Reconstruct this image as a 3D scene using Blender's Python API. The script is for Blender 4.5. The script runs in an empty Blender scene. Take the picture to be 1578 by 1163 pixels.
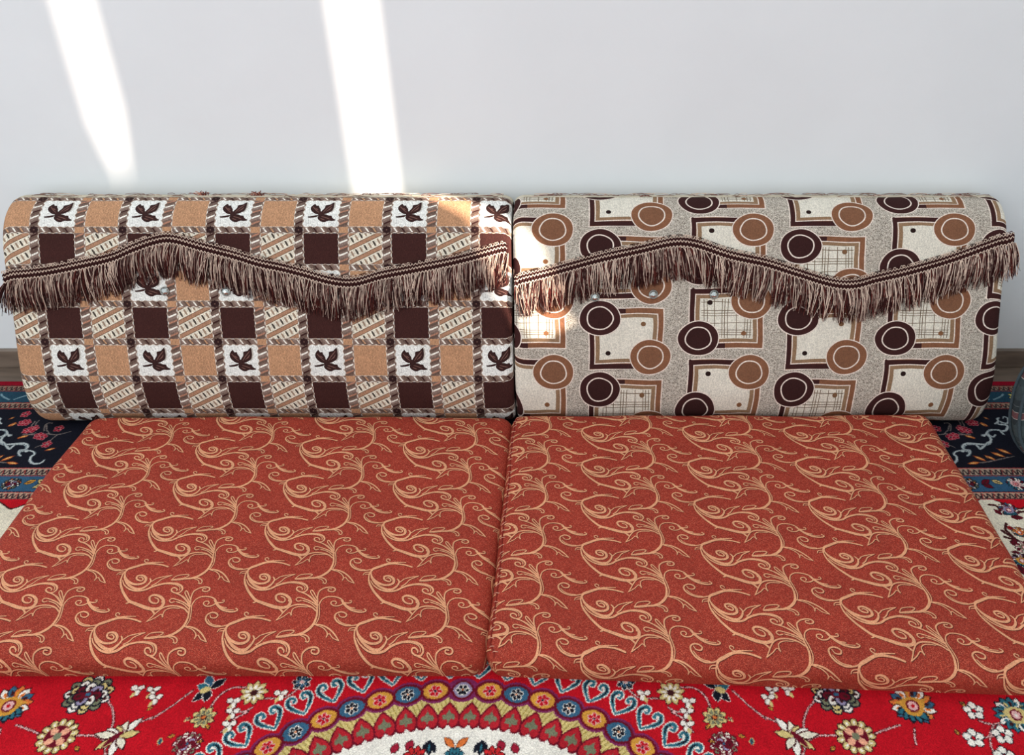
import bpy, bmesh, math, random
import numpy as np
from mathutils import Vector, Matrix, noise

# ------------------------------------------------------------------ camera, world, sun, exposure
scn = bpy.context.scene
COL = scn.collection
cam_d = bpy.data.cameras.new('camera'); cam = bpy.data.objects.new('camera', cam_d); COL.objects.link(cam)
cam_d.sensor_fit = 'HORIZONTAL'; cam_d.sensor_width = 36.0
cam_d.lens = 36.0 * 1350 / 1578
cam_d.shift_x = -111.0 / 1578
cam.location = (0, 0, 1.21); cam.rotation_euler = (math.radians(90 - 34.3), 0, 0)
cam_d.clip_start = 0.05
scn.camera = cam
scn.view_settings.view_transform = 'Standard'; scn.view_settings.look = 'None'
scn.view_settings.gamma = 1.0; scn.view_settings.use_curve_mapping = False
scn.view_settings.exposure = 0.0
world = bpy.data.worlds.new('sky_light'); scn.world = world; world.use_nodes = True
wb = world.node_tree.nodes['Background']
wb.inputs[0].default_value = (0.93, 0.98, 1.03, 1); wb.inputs[1].default_value = 1.10
sun_d = bpy.data.lights.new('sun', 'SUN'); sun = bpy.data.objects.new('sun', sun_d); COL.objects.link(sun)
sun_d.energy = 19.0; sun_d.color = (1.0, 0.83, 0.68); sun_d.angle = math.radians(0.5)
TE = math.tan(math.radians(22))
SUN_DIR = Vector((-0.8944, 0.4472, -TE)).normalized()
sun.rotation_euler = SUN_DIR.to_track_quat('-Z', 'Y').to_euler()
sun.location = (4, -0.5, 3)
# added soft fill from above and behind the camera, for some shaping
ar_d = bpy.data.lights.new('shaping_fill', 'AREA'); ar = bpy.data.objects.new('shaping_fill', ar_d); COL.objects.link(ar)
ar_d.shape = 'RECTANGLE'; ar_d.size = 2.4; ar_d.size_y = 1.6; ar_d.energy = 26; ar_d.color = (1.0, 0.97, 0.92)
ar.location = (-1.2, -1.9, 2.2); ar.rotation_euler = (Vector((0.1, 1.0, -0.42)).to_track_quat('-Z', 'Y')).to_euler()

# ------------------------------------------------------------------ raster engine for flat woven patterns
def hexc(*c): return np.array(c, np.uint8)
class Canvas:
    def __init__(s, w, h, base, ss=2, wrap=False):
        s.w, s.h, s.ss, s.wrap = w*ss, h*ss, ss, wrap
        s.a = np.empty((s.h, s.w, 3), np.uint8); s.a[:] = base
        s.kx = s.ky = 1.0; s.ox = s.oy = 0.0
    def frame(s, ox, oy, kx, ky):               # user units -> pixels
        s.ox, s.oy, s.kx, s.ky = ox, oy, kx*s.ss, ky*s.ss
    def poly(s, pts, col, clip=None):
        P = np.asarray(pts, float)
        X = (P[:, 0]-s.ox)*s.kx; Y = (P[:, 1]-s.oy)*s.ky
        offs = [(i, j) for i in (-2, -1, 0, 1, 2) for j in (-2, -1, 0, 1, 2)] if s.wrap else [(0, 0)]
        for i, j in offs:
            s._fill(X+i*s.w, Y+j*s.h, col)
    def _fill(s, X, Y, col):
        x0 = max(int(math.floor(X.min())), 0); x1 = min(int(math.ceil(X.max()))+1, s.w)
        y0 = max(int(math.floor(Y.min())), 0); y1 = min(int(math.ceil(Y.max()))+1, s.h)
        if x1 <= x0 or y1 <= y0: return
        W = x1-x0; Hh = y1-y0
        acc = np.zeros((Hh, W+1), np.int32)
        Xn = np.roll(X, -1); Yn = np.roll(Y, -1)
        for a, b, c, d in zip(X, Y, Xn, Yn):
            if b == d: continue
            sg = 1 if d > b else -1
            lo, hi = (b, d) if b < d else (d, b)
            r0 = max(int(math.ceil(lo-0.5)), y0); r1 = min(int(math.ceil(hi-0.5)), y1)
            if r1 <= r0: continue
            r = np.arange(r0, r1); xc = a+(r+0.5-b)*(c-a)/(d-b)
            k = np.clip(np.ceil(xc-0.5).astype(int)-x0, 0, W)
            acc[r-y0, k] += sg
        m = np.cumsum(acc, 1)[:, :W] != 0
        s.a[y0:y1, x0:x1][m] = col
    def result(s):
        if s.ss == 1: return s.a.astype(np.float32)
        return s.a.reshape(s.h//s.ss, s.ss, s.w//s.ss, s.ss, 3).astype(np.float32).mean((1, 3))

def spline(P, n=6):
    P = np.asarray(P, float)
    if len(P) < 3: return np.array([P[0]+(P[-1]-P[0])*t for t in np.linspace(0, 1, n+1)])
    A = np.vstack([2*P[0]-P[1], P, 2*P[-1]-P[-2]]); out = []
    for i in range(len(P)-1):
        a, b, c, d = A[i:i+4]
        for k in range(n):
            t = k/n
            out.append(.5*((2*b)+(c-a)*t+(2*a-5*b+4*c-d)*t*t+(3*b-a-3*c+d)*t**3))
    out.append(P[-1]); return np.array(out)
def ribbon(P, w, n=6, grow=0.0):
    S = spline(P, n); w = np.atleast_1d(np.asarray(w, float))
    W = np.interp(np.linspace(0, 1, len(S)), np.linspace(0, 1, len(w)), w) if len(w) > 1 else np.full(len(S), w[0])
    W = W+grow
    T = np.gradient(S, axis=0); L = np.hypot(T[:, 0], T[:, 1])+1e-9
    N = np.c_[-T[:, 1]/L, T[:, 0]/L]
    e0 = S[0]-T[0]/L[0]*W[0]*.8; e1 = S[-1]+T[-1]/L[-1]*W[-1]*.8
    return np.vstack([[e0], S+N*W[:, None], [e1], (S-N*W[:, None])[::-1]])
def ell(cx, cy, rx, ry, n=28, rot=0.0, wob=0.0, ph=0.0):
    t = np.linspace(0, 2*math.pi, n, endpoint=False)
    k = 1+wob*np.sin(3*t+ph)+wob*.6*np.sin(5*t+2*ph)
    x, y = rx*k*np.cos(t), ry*k*np.sin(t); c, s = math.cos(rot), math.sin(rot)
    return np.c_[cx+x*c-y*s, cy+x*s+y*c]
def petal(cx, cy, ang, r0, r1, w, tip=0.5, n=9):
    t = np.linspace(0, 1, n); prof = np.sin(math.pi*t**(0.8+tip*.4))**(1.0 if tip >= .5 else .6)*w/2
    r = r0+(r1-r0)*t
    up = np.c_[r, prof]; dn = np.c_[r, -prof][::-1]; P = np.vstack([up, dn])
    c, s = math.cos(ang), math.sin(ang)
    return np.c_[cx+P[:, 0]*c-P[:, 1]*s, cy+P[:, 0]*s+P[:, 1]*c]
def rect(x0, y0, x1, y1): return [(x0, y0), (x1, y0), (x1, y1), (x0, y1)]

def make_image(name, arr):
    h, w = arr.shape[:2]
    im = bpy.data.images.new(name, w, h, alpha=False)
    px = np.ones((h, w, 4), np.float32); px[..., :3] = np.clip(arr, 0, 255)/255.0
    im.pixels.foreach_set(px.ravel()); im.update(); im.pack()
    return im
rng = np.random.RandomState(7)
def blocknoise(h, w, b):
    n = rng.rand((h+b-1)//b+1, (w+b-1)//b+1).repeat(b, 0).repeat(b, 1)[:h, :w]
    return (n-.5)[..., None]

# ------------------------------------------------------------------ pattern 1: leaf and check weave
def leaf_tile():
    N = 1200; c = Canvas(N, N, hexc(222, 223, 218), 2, True); c.frame(0, 0, N, N)
    Lc, B1, Bg = .395, .12, .378
    xL, xB1, xG, xB2 = 0.0, Lc, Lc+B1, Lc+B1+Bg
    bh = .088; yA, yL, yB, yD = 0.0, bh, .5, .5+bh     # band, leaf row, band, dark row
    braid = hexc(116, 96, 86); edge = hexc(196, 178, 160); dk = hexc(56, 30, 28); wh = hexc(236, 230, 218)
    tan = hexc(180, 137, 104); cream = hexc(222, 214, 196)
    c.poly(rect(xG, yL, xB2, yB), tan)
    c.poly(rect(xL, yD, xB1, 1.0), hexc(60, 32, 29))
    # striped cells
    x0, x1, y0, y1 = xG, xB2, yD, 1.0
    c.poly(rect(x0, y0, x1, y1), cream)
    sub = Canvas(N, N, cream, 2, False); sub.frame(0, 0, N, N)
    sl = .56
    for k in range(-2, 5):
        yy = y0+.02+k*.185
        a = (x0-.05, yy-.05*sl); b = (x1+.05, yy+(x1-x0+.05)*sl)
        sub.poly([(a[0], a[1]-.032), (b[0], b[1]-.032), (b[0], b[1]+.032), (a[0], a[1]+.032)], hexc(104, 74, 54))
        sub.poly([(a[0], a[1]-.024), (b[0], b[1]-.024), (b[0], b[1]+.024), (a[0], a[1]+.024)], hexc(166, 126, 100))
        for m in range(0, 9):
            xx = x0-.012+m*.050; yc = yy+(xx-x0)*sl+.092
            colr = [hexc(74, 66, 58), hexc(150, 128, 108)][(m+k) % 2]
            sub.poly([(xx-.022, yc+.034), (xx-.004, yc+.038), (xx+.016, yc+.004), (xx+.024, yc-.032), (xx+.006, yc-.030), (xx-.010, yc+.002)], colr)
    S2 = c.ss; X0, X1, Y0, Y1 = [int(v*N*S2) for v in (x0, x1, y0, y1)]
    c.a[Y0:Y1, X0:X1] = sub.a[Y0:Y1, X0:X1]; del sub
    # vertical braids
    def vb(xa, w, alt):
        c.poly(rect(xa+.010, 0, xa+w-.010, 1), braid)
        n = 12; yy_ = np.linspace(0, 1, 145); wv = .0085*np.cos(2*math.pi*yy_*n)
        Lf, Rt = np.c_[xa+.004-wv, yy_], np.c_[xa+w-.004+wv, yy_]
        c.poly(np.vstack([Lf, Rt[::-1]]), braid)
        for k in range(n):
            yy = k/n; col = [hexc(132, 112, 103), hexc(98, 79, 70)][k % 2]
            c.poly([(xa+.008, yy-.012), (xa+w-.008, yy+.036), (xa+w-.006, yy+.060), (xa+w-.014, yy+.078), (xa+.012, yy+.036), (xa+.004, yy+.016)], col)
        c.poly(ribbon(Lf, .0028, 1), edge); c.poly(ribbon(Rt, .0028, 1), edge)
        for k in range(n):
            yy = (k+.5)/n
            if k % 2 == 0: col = wh
            else: col = alt
            c.poly([(xa+.016, yy-.016), (xa+w-.014, yy+.026), (xa+w-.014, yy+.048), (xa+.016, yy+.008)], col)
    def hb(ya, xa, xb, alt):
        c.poly(rect(xa, ya+.008, xb, ya+bh-.008), braid)
        n = 5; xx_ = np.linspace(xa, xb, 61); wv = .0075*np.cos(2*math.pi*(xx_-xa)/(xb-xa)*n)
        Bt, Tp = np.c_[xx_, ya+.004-wv], np.c_[xx_, ya+bh-.004+wv]
        c.poly(np.vstack([Bt, Tp[::-1]]), braid)
        for k in range(n):
            d = (xb-xa)/n; xx = xa+k*d; col = [hexc(132, 112, 103), hexc(98, 79, 70)][k % 2]
            P = [(xx-.004, ya+bh-.010), (xx+d*.55, ya+bh-.004), (xx+d*1.15, ya+.010), (xx+d*.60, ya+.006)]
            c.poly([(min(max(p[0], xa), xb), p[1]) for p in P], col)
        c.poly(ribbon(Bt, .0028, 1), edge); c.poly(ribbon(Tp, .0028, 1), edge)
        for k in range(5):
            xx = xa+(k+.3)*(xb-xa)/4.6; col = wh if k % 2 == 0 else alt
            P = [(xx-.006, ya+bh-.016), (xx+.014, ya+bh-.016), (xx+.048, ya+.016), (xx+.028, ya+.016)]
            P = [(min(max(p[0], xa), xb), p[1]) for p in P]; c.poly(P, col)
    vb(xB1, B1, hexc(170, 122, 100)); vb(xB2, 1-xB2, dk)
    for ya in (yA, yB):
        hb(ya, xL, xB1, dk); hb(ya, xG, xB2, hexc(182, 140, 106))
        c.poly(rect(xB1+.006, ya+.004, xB1+B1-.006, ya+bh-.004), tan)
        cx, cy = (xB2+1)/2, ya+bh/2
        c.poly(rect(xB2+.004, ya+.004, .996, ya+bh-.004), hexc(104, 84, 74))
        for k in range(8):
            c.poly(petal(cx, cy, k*math.pi/4, .006, .054, .036), hexc(44, 24, 24))
        c.poly(ell(cx, cy, .008, .008, 10), hexc(110, 80, 70))
    # leaf
    lx = lambda p: (Lc*(p[0]-790)/435.0, yL+(yB-yL)*(490-p[1])/385.0)
    D = hexc(52, 30, 28); M = hexc(112, 80, 72)
    def lp(pts, col): c.poly(spline([lx(p) for p in pts+[pts[0]]], 5)[:-1], col)
    G = hexc(180, 174, 164); WC = hexc(222, 223, 218)
    lp([(1090, 215), (1140, 130), (1168, 180), (1158, 260), (1120, 300)], G)
    lp([(838, 360), (850, 376), (910, 374), (955, 362), (975, 340), (940, 342), (900, 352)], D)
    lp([(985, 335), (930, 322), (888, 290), (862, 250), (868, 205), (905, 165), (925, 192), (955, 192), (965, 220), (985, 250), (992, 290)], D)
    lp([(985, 340), (1005, 280), (1035, 235), (1042, 190), (1095, 175), (1138, 138), (1150, 190), (1142, 265), (1100, 305), (1050, 325)], D)
    lp([(985, 325), (1060, 330), (1100, 345), (1135, 350), (1150, 380), (1190, 408), (1140, 418), (1100, 415), (1045, 435), (990, 415), (962, 375)], D)
    c.poly([lx(p) for p in ((975, 180), (984, 230), (992, 285), (997, 285), (1008, 245), (1028, 205), (1034, 170))], WC)
    c.poly([lx(p) for p in ((1075, 322), (1160, 300), (1165, 352), (1130, 344))], WC)
    lp([(960, 325), (985, 285), (1020, 300), (1010, 350), (985, 372)], D)
    for a in ([(970, 300), (935, 270), (905, 235), (890, 215)], [(955, 262), (925, 240)], [(1025, 300), (1060, 250), (1100, 205), (1120, 180)], [(1060, 285), (1100, 255), (1118, 225)], [(1010, 360), (1060, 372), (1110, 392)], [(1000, 385), (1050, 405)]):
        c.poly(ribbon([lx(p) for p in a], [.003, .0065, .004]), M)
    a = c.result()
    a *= 1+blocknoise(N, N, 2)*.10
    # vertical chenille slub in the plain cells
    s = (rng.rand(N//24, N//6).repeat(24, 0).repeat(6, 1)-.5)[..., None]
    a *= 1+s[:N, :N]*.24; a *= 1+blocknoise(N, N, 8)*.16
    return make_image('leaf_check_weave', a)

# ------------------------------------------------------------------ pattern 2: circles and squares weave
def circle_tile():
    W, Hh = 1812, 1302; c = Canvas(W, Hh, hexc(172, 163, 150), 2, True)
    a0 = c.a
    n1 = rng.rand(Hh*2//8+1, W*2//8+1).repeat(8, 0).repeat(8, 1)[:Hh*2, :W*2]
    a0[n1 < .30] = hexc(108, 98, 88); a0[n1 > .58] = hexc(206, 199, 186); del n1
    c.frame(880, 440-217, W/302, Hh/217)
    # user y is flipped: photo-down -> canvas-up, tile spans 440..657
    Y = lambda y: 657-y+223
    pale = hexc(224, 210, 198); D = hexc(58, 30, 29); T = hexc(128, 86, 62); K = hexc(140, 112, 86); CR = hexc(216, 211, 197)
    def P(pts): return [(x, Y(y)) for x, y in pts]
    def R(x0, y0, x1, y1, col): c.poly(P([(x0, y0), (x1, y0), (x1, y1), (x0, y1)]), col)
    def wr(x0, y0, x1, y1, col, ph):            # slightly wavy hand drawn rectangle
        pts = []
        for k in range(7): pts.append((x0+(x1-x0)*k/6, y0+1.0*math.sin(k*1.1+ph)))
        for k in range(1, 7): pts.append((x1+.7*math.sin(k*1.3+ph), y0+(y1-y0)*k/6))
        for k in range(1, 7): pts.append((x1-(x1-x0)*k/6, y1+1.0*math.sin(k*.9+ph+2)))
        for k in range(1, 6): pts.append((x0+.7*math.sin(k+ph), y1-(y1-y0)*k/6))
        c.poly(P(pts), col)
    def hatch(x0, y0, x1, y1):
        h = hexc(112, 96, 76)
        w = x1-x0; hh = y1-y0
        for f in (.07, .13, .27, .42, .47, .53, .69, .84, .89, .95):
            c.poly(ribbon(P([(x0+w*f, y0+1.5), (x0+w*f+.8*math.sin(f*9), y0+hh*.5), (x0+w*f, y1-1.5)]), .55), h)
        for f in (.10, .30, .36, .42, .60, .78, .84, .90):
            c.poly(ribbon(P([(x0+2, y0+hh*f), (x0+w*.3, y0+hh*f-1.2*math.sin(f*7+1)), (x0+w*.6, y0+hh*f), (x1-2, y0+hh*f)]), .5), h)
    def ring(cx, cy, col, ph, rx=33.5, ry=28.5):
        c.poly(P(ell(cx, cy, rx*.97, ry*.97, 60, 0, .012, ph)), pale)
        c.poly(P(ell(cx, cy, rx-2.6, ry-2.4, 60, 0, .014, ph)), col)
        c.poly(P(ell(cx, cy, rx*.62, ry*.64, 50, 0, .02, ph+1)), pale)
        c.poly(P(ell(cx, cy, rx*.62-2.1, ry*.64-1.9, 50, 0, .02, ph+1)), hexc(52, 27, 26) if col is D else hexc(122, 84, 62))
    def frame_(x0, y0, x1, y1, dark_left, ph, hat):
        # outer frame: half dark brown, half warm brown
        wr(x0-1.8, y0-1.6, x1+1.8, y1+1.6, pale, ph)
        wr(x0, y0, x1, y1, T, ph)
        f = 7.5
        # dark portion: left side plus stretch of top and bottom
        wr(x0, y0, x0+f, y1, D, ph)
        c.poly(P([(x0, y0+1*math.sin(ph)), (x0+(x1-x0)*(.49 if hat != 'topdark' else .68), y0), (x0+(x1-x0)*(.49 if hat != 'topdark' else .68), y0+f), (x0, y0+f)]), D)
        c.poly(P([(x0, y1), (x0+(x1-x0)*(.49 if hat == 'topdark' else .68), y1), (x0+(x1-x0)*(.49 if hat == 'topdark' else .68), y1-f), (x0, y1-f)]), D)
        wr(x0+f-.3, y0+f-.3, x1-f, y1-f, pale, ph)
        wr(x0+f+1.4, y0+f+1.3, x1-f-1.7, y1-f-1.6, K, ph)
        wr(x0+f+7.6, y0+f+6.4, x1-f-7.9, y1-f-6.8, CR, ph)
    # column one: dark ring upper left, brown ring lower right
    for k, (dy, hat) in enumerate(((0, False), (109, True))):
        x0, y0, x1, y1 = 908.5, 475.5+dy, 1020.5, 567.5+dy
        frame_(x0, y0, x1, y1, 'a', k*2.1, None)
        if hat: hatch(x0+15.5, y0+14.5, x1-15.5, y1-14.5)
        c.poly(P(ell(990.5, 498.8+dy, 4, 3.6, 14)), hexc(120, 88, 62)); c.poly(P(ell(937, 544+dy, 4, 3.6, 14)), hexc(40, 24, 22))
        ring(924.3, 490+dy, D, k); ring(1002, 549.5+dy, T, k+2)
    # column two: brown ring upper right, dark ring lower left
    for k, (dy, hat) in enumerate(((0, True), (109, False))):
        x0, y0, x1, y1 = 1061.5, 445+dy, 1173, 536+dy
        frame_(x0, y0, x1, y1, 'b', k*1.7+1, 'topdark')
        if hat: hatch(x0+15.5, y0+14.5, x1-15.5, y1-14.5)
        c.poly(P(ell(1092, 466+dy, 4.2, 3.8, 14)), hexc(40, 24, 22)); c.poly(P(ell(1144, 513+dy, 4, 3.6, 14)), hexc(126, 86, 58))
        ring(1155, 464+dy, T, k+4); ring(1075, 521+dy, D, k+5)
    a = c.result(); a *= 1+blocknoise(Hh, W, 2)*.09
    s = (rng.rand(Hh//20+1, W//3+1).repeat(20, 0).repeat(3, 1)-.5)[:Hh, :W, None]
    a *= 1+s*.10; a *= 1+blocknoise(Hh, W, 8)*.14
    return make_image('ring_and_square_weave', a)

# ------------------------------------------------------------------ pattern 3: golden scrolls on rust red
SCROLL = [([0.5,1.1,1.2,1.1,0.7],[(-0.0691,0.0423),(-0.0652,0.0369),(-0.0579,0.0361),(-0.0555,0.0407),(-0.0608,0.0457),(-0.0684,0.0461),(-0.0737,0.0417),(-0.073,0.0334),(-0.0658,0.0252),(-0.0534,0.0197),(-0.0421,0.0197),(-0.0335,0.0221),(-0.0256,0.0262)]),([0.5,0.5],[(-0.0702,0.0344),(-0.0632,0.0266),(-0.053,0.0221),(-0.0444,0.0211)]),([1.25,2.5,2.25,1.6,1.2,1.2],[(-0.0342,0.015),(-0.0312,0.0225),(-0.0214,0.0278),(-0.0079,0.034),(0.003,0.0353),(0.015,0.034),(0.0259,0.0315),(0.0366,0.0278)]),([1.0,0.8,0.5],[(-0.0068,0.0353),(0.002,0.0377),(0.0133,0.0382),(0.0241,0.0382)]),([0.8,0.8,0.7],[(0.0002,0.0365),(-0.0071,0.0382),(-0.0112,0.0423),(-0.0097,0.0457),(-0.0054,0.044),(-0.0048,0.0411)]),([0.6,1.8,2.1,1.5,1.1,0.8],[(-0.0304,0.0231),(-0.0331,0.015),(-0.0294,0.005),(-0.0202,-0.0049),(-0.0084,-0.0114),(0.0023,-0.0122),(0.0093,-0.0083),(0.0096,-0.001),(0.0044,0.0056),(-0.0028,0.008),(-0.0083,0.006),(-0.0074,0.0004),(-0.003,-0.003),(0.0031,-0.0044),(0.0042,-0.0004),(-0.0005,0.0036),(-0.0038,0.0024)]),([0.7,2.0,2.1,1.3,0.8],[(-0.0312,0.005),(-0.0234,-0.0059),(-0.0127,-0.0154),(-0.0006,-0.0216),(0.0097,-0.0216),(0.016,-0.0161),(0.0191,-0.0089),(0.019,-0.0036),(0.0154,0.0012)]),([0.8,0.8,0.7],[(0.0154,0.0012),(0.0207,-0.0051),(0.0276,0.0012),(0.0387,0.0052),(0.0514,0.008)]),([0.9,0.8,0.7],[(0.025,-0.015),(0.0318,-0.0087),(0.0377,0.0),(0.0514,0.008)]),([0.5,1.5,1.8,1.5,1.1,1.1,0.8],[(-0.0302,-0.003),(-0.0225,-0.0138),(-0.0091,-0.0231),(0.0046,-0.0262),(0.0178,-0.0239),(0.0276,-0.0173),(0.0397,-0.0122),(0.0529,-0.0095),(0.0661,-0.0107),(0.0765,-0.0157),(0.0809,-0.0235),(0.0776,-0.03),(0.0702,-0.03),(0.0632,-0.0258),(0.0627,-0.0208),(0.067,-0.0196),(0.0719,-0.0231),(0.0722,-0.0262)]),([0.5,0.6,0.5],[(0.0457,-0.0114),(0.0587,-0.0118),(0.0693,-0.0146),(0.0757,-0.02),(0.0766,-0.0254)]),([0.5,1.5,2.0,3.0,2.5,2.0,1.6,1.0,0.7],[(-0.0325,0.0201),(-0.0354,0.011),(-0.0336,-0.002),(-0.0284,-0.0138),(-0.0193,-0.0274),(-0.0093,-0.0388),(0.0001,-0.0473),(0.0137,-0.0531),(0.0288,-0.0591),(0.0395,-0.0624),(0.0507,-0.0631),(0.0582,-0.0591),(0.0594,-0.0511),(0.0546,-0.0426),(0.0457,-0.0365),(0.0369,-0.035),(0.0318,-0.0384),(0.0342,-0.046),(0.0407,-0.0509),(0.048,-0.0516),(0.0495,-0.0475),(0.0464,-0.0426),(0.0405,-0.0403)]),([0.6,0.8,1.0],[(0.0559,-0.0501),(0.0544,-0.0445),(0.0499,-0.0403)]),([1.5,0.8],[(0.0001,-0.0479),(-0.0006,-0.0512),(-0.0036,-0.052)]),([1.7,1.2,0.8],[(0.0411,-0.0624),(0.0461,-0.0661),(0.0498,-0.0701),(0.0523,-0.0734)]),([0.5,0.6],[(0.0451,-0.0646),(0.0487,-0.0675),(0.0529,-0.0719)]),([0.7,0.7,0.5],[(-0.0339,0.016),(-0.0416,0.0152),(-0.0451,0.0124),(-0.0457,0.0088)]),([0.5,0.7,0.5],[(-0.0352,0.017),(-0.0359,0.012),(-0.0428,0.0108)]),([0.8,1.2,2.0,2.3,1.7,1.2,0.8],[(0.0542,-0.003),(0.0659,-0.0024),(0.0778,0.0),(0.09,0.0016),(0.1004,0.008),(0.107,0.016),(0.11,0.0252),(0.1105,0.0375),(0.1078,0.0511),(0.1042,0.066)]),([0.6,0.7,0.6],[(0.1127,0.0201),(0.1151,0.0324),(0.1126,0.0469),(0.1088,0.0617),(0.1115,0.072),(0.1203,0.0776),(0.1319,0.078)]),([0.8,1.1,1.1,0.9,0.7],[(0.1049,0.066),(0.1017,0.0789),(0.1027,0.0898),(0.1103,0.096),(0.1198,0.0978),(0.1267,0.0956),(0.1281,0.0907),(0.1236,0.0881),(0.1167,0.0903),(0.117,0.0942),(0.1222,0.0938)]),([1.1,0.8,0.8,0.7],[(0.107,0.0575),(0.0945,0.066),(0.0806,0.072),(0.0712,0.0746),(0.0674,0.0716),(0.0712,0.0668),(0.0771,0.0681)]),([0.7,0.7],[(0.1084,0.0511),(0.0942,0.0626),(0.0796,0.0685)]),([1.2,1.0,0.8],[(0.1069,0.0596),(0.0938,0.0724),(0.0819,0.0815),(0.0724,0.0855)]),([0.6,0.7],[(0.1038,0.0634),(0.0905,0.0767),(0.0779,0.0833)]),([1.0,0.75,0.7,0.7],[(0.1053,0.0649),(0.0959,0.0757),(0.0885,0.0855),(0.088,0.0903),(0.0921,0.0876),(0.1025,0.0724)]),([0.7,1.2,1.2,0.9,0.6],[(0.108,0.0469),(0.0969,0.0553),(0.0837,0.0596),(0.0704,0.0596),(0.0607,0.0549),(0.0545,0.0457),(0.05,0.0365),(0.0457,0.0287)]),([0.6,0.7,0.7],[(0.0457,0.0287),(0.0554,0.0353),(0.0637,0.0432),(0.0682,0.0377),(0.0667,0.0448),(0.0684,0.052),(0.0769,0.0558),(0.0904,0.0549)]),([0.9,0.9,0.8],[(0.1067,0.0469),(0.0992,0.0536),(0.0915,0.0564)]),([0.7,0.9,1.1,0.9,0.8,0.7],[(0.1088,0.0617),(0.1115,0.072),(0.1202,0.0778),(0.1339,0.0772),(0.1439,0.0724),(0.148,0.0655),(0.1433,0.06),(0.1346,0.0587),(0.1279,0.063),(0.1282,0.0677),(0.1333,0.0685),(0.1365,0.0651),(0.1349,0.0621)]),([1.5,1.5,1.1,0.8],[(0.1436,0.0713),(0.1521,0.0604),(0.1631,0.0515),(0.1758,0.0473),(0.1856,0.0473),(0.1893,0.0503),(0.1852,0.0536)]),([0.5,0.6,0.5],[(0.1502,0.0638),(0.1595,0.0564),(0.171,0.0515),(0.183,0.0503)]),([0.5,0.6,0.5],[(0.1496,0.0655),(0.1591,0.0575),(0.1699,0.0549)]),([1.0,0.7,0.6],[(0.1477,0.0664),(0.1555,0.0651),(0.161,0.0664),(0.16,0.0703),(0.1573,0.0694)]),([1.0,1.1,1.2,1.0,0.7],[(0.1099,0.0201),(0.1202,0.0197),(0.1314,0.0156),(0.1423,0.008),(0.1516,-0.002),(0.1571,-0.0091)]),([0.5,0.8,0.7,0.6],[(0.114,0.0189),(0.1252,0.0148),(0.1332,0.008),(0.1361,0.002),(0.1354,-0.0032),(0.1387,0.0036),(0.1467,-0.0044),(0.1571,-0.0091)]),([0.6,0.8,0.8,0.6],[(0.0542,-0.002),(0.0593,0.006),(0.0678,0.0088),(0.0783,0.0092),(0.0807,0.0064),(0.0739,0.0016),(0.065,0.0),(0.0542,-0.002)]),([1.0,1.0,0.8,0.7],[(0.0873,0.0004),(0.0964,0.0016),(0.1046,-0.0012),(0.1088,-0.0063),(0.1084,-0.011),(0.1033,-0.0103)]),([0.5,0.6],[(0.0922,0.0),(0.1007,-0.0036),(0.1047,-0.0091)])]
TX, TY = .2145, .1166
def scroll_tile():
    W, Hh = 1792, 974; c = Canvas(W, Hh, hexc(152, 53, 37), 2, True); c.frame(0, 0, W/TX, Hh/TY)
    a0 = c.a
    n1 = rng.rand(Hh*2//10+1, W*2//14+1).repeat(10, 0).repeat(14, 1)[:Hh*2, :W*2]
    a0[n1 > .88] = hexc(190, 94, 72); a0[n1 < .38] = hexc(126, 36, 27); del n1
    sp = [( [w*1.0/1000+.0001 for w in ws], pts) for ws, pts in SCROLL]
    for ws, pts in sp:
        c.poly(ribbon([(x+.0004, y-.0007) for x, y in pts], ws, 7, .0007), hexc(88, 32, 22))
    for ws, pts in sp:
        c.poly(ribbon(pts, ws, 7, .00012), hexc(210, 150, 112))
    # hollow hearts of the thick leaves
    a = c.result(); a *= 1+blocknoise(Hh, W, 3)*.12; a *= 1+blocknoise(Hh, W, 9)*.20
    return make_image('golden_scroll_weave', a)

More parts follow.
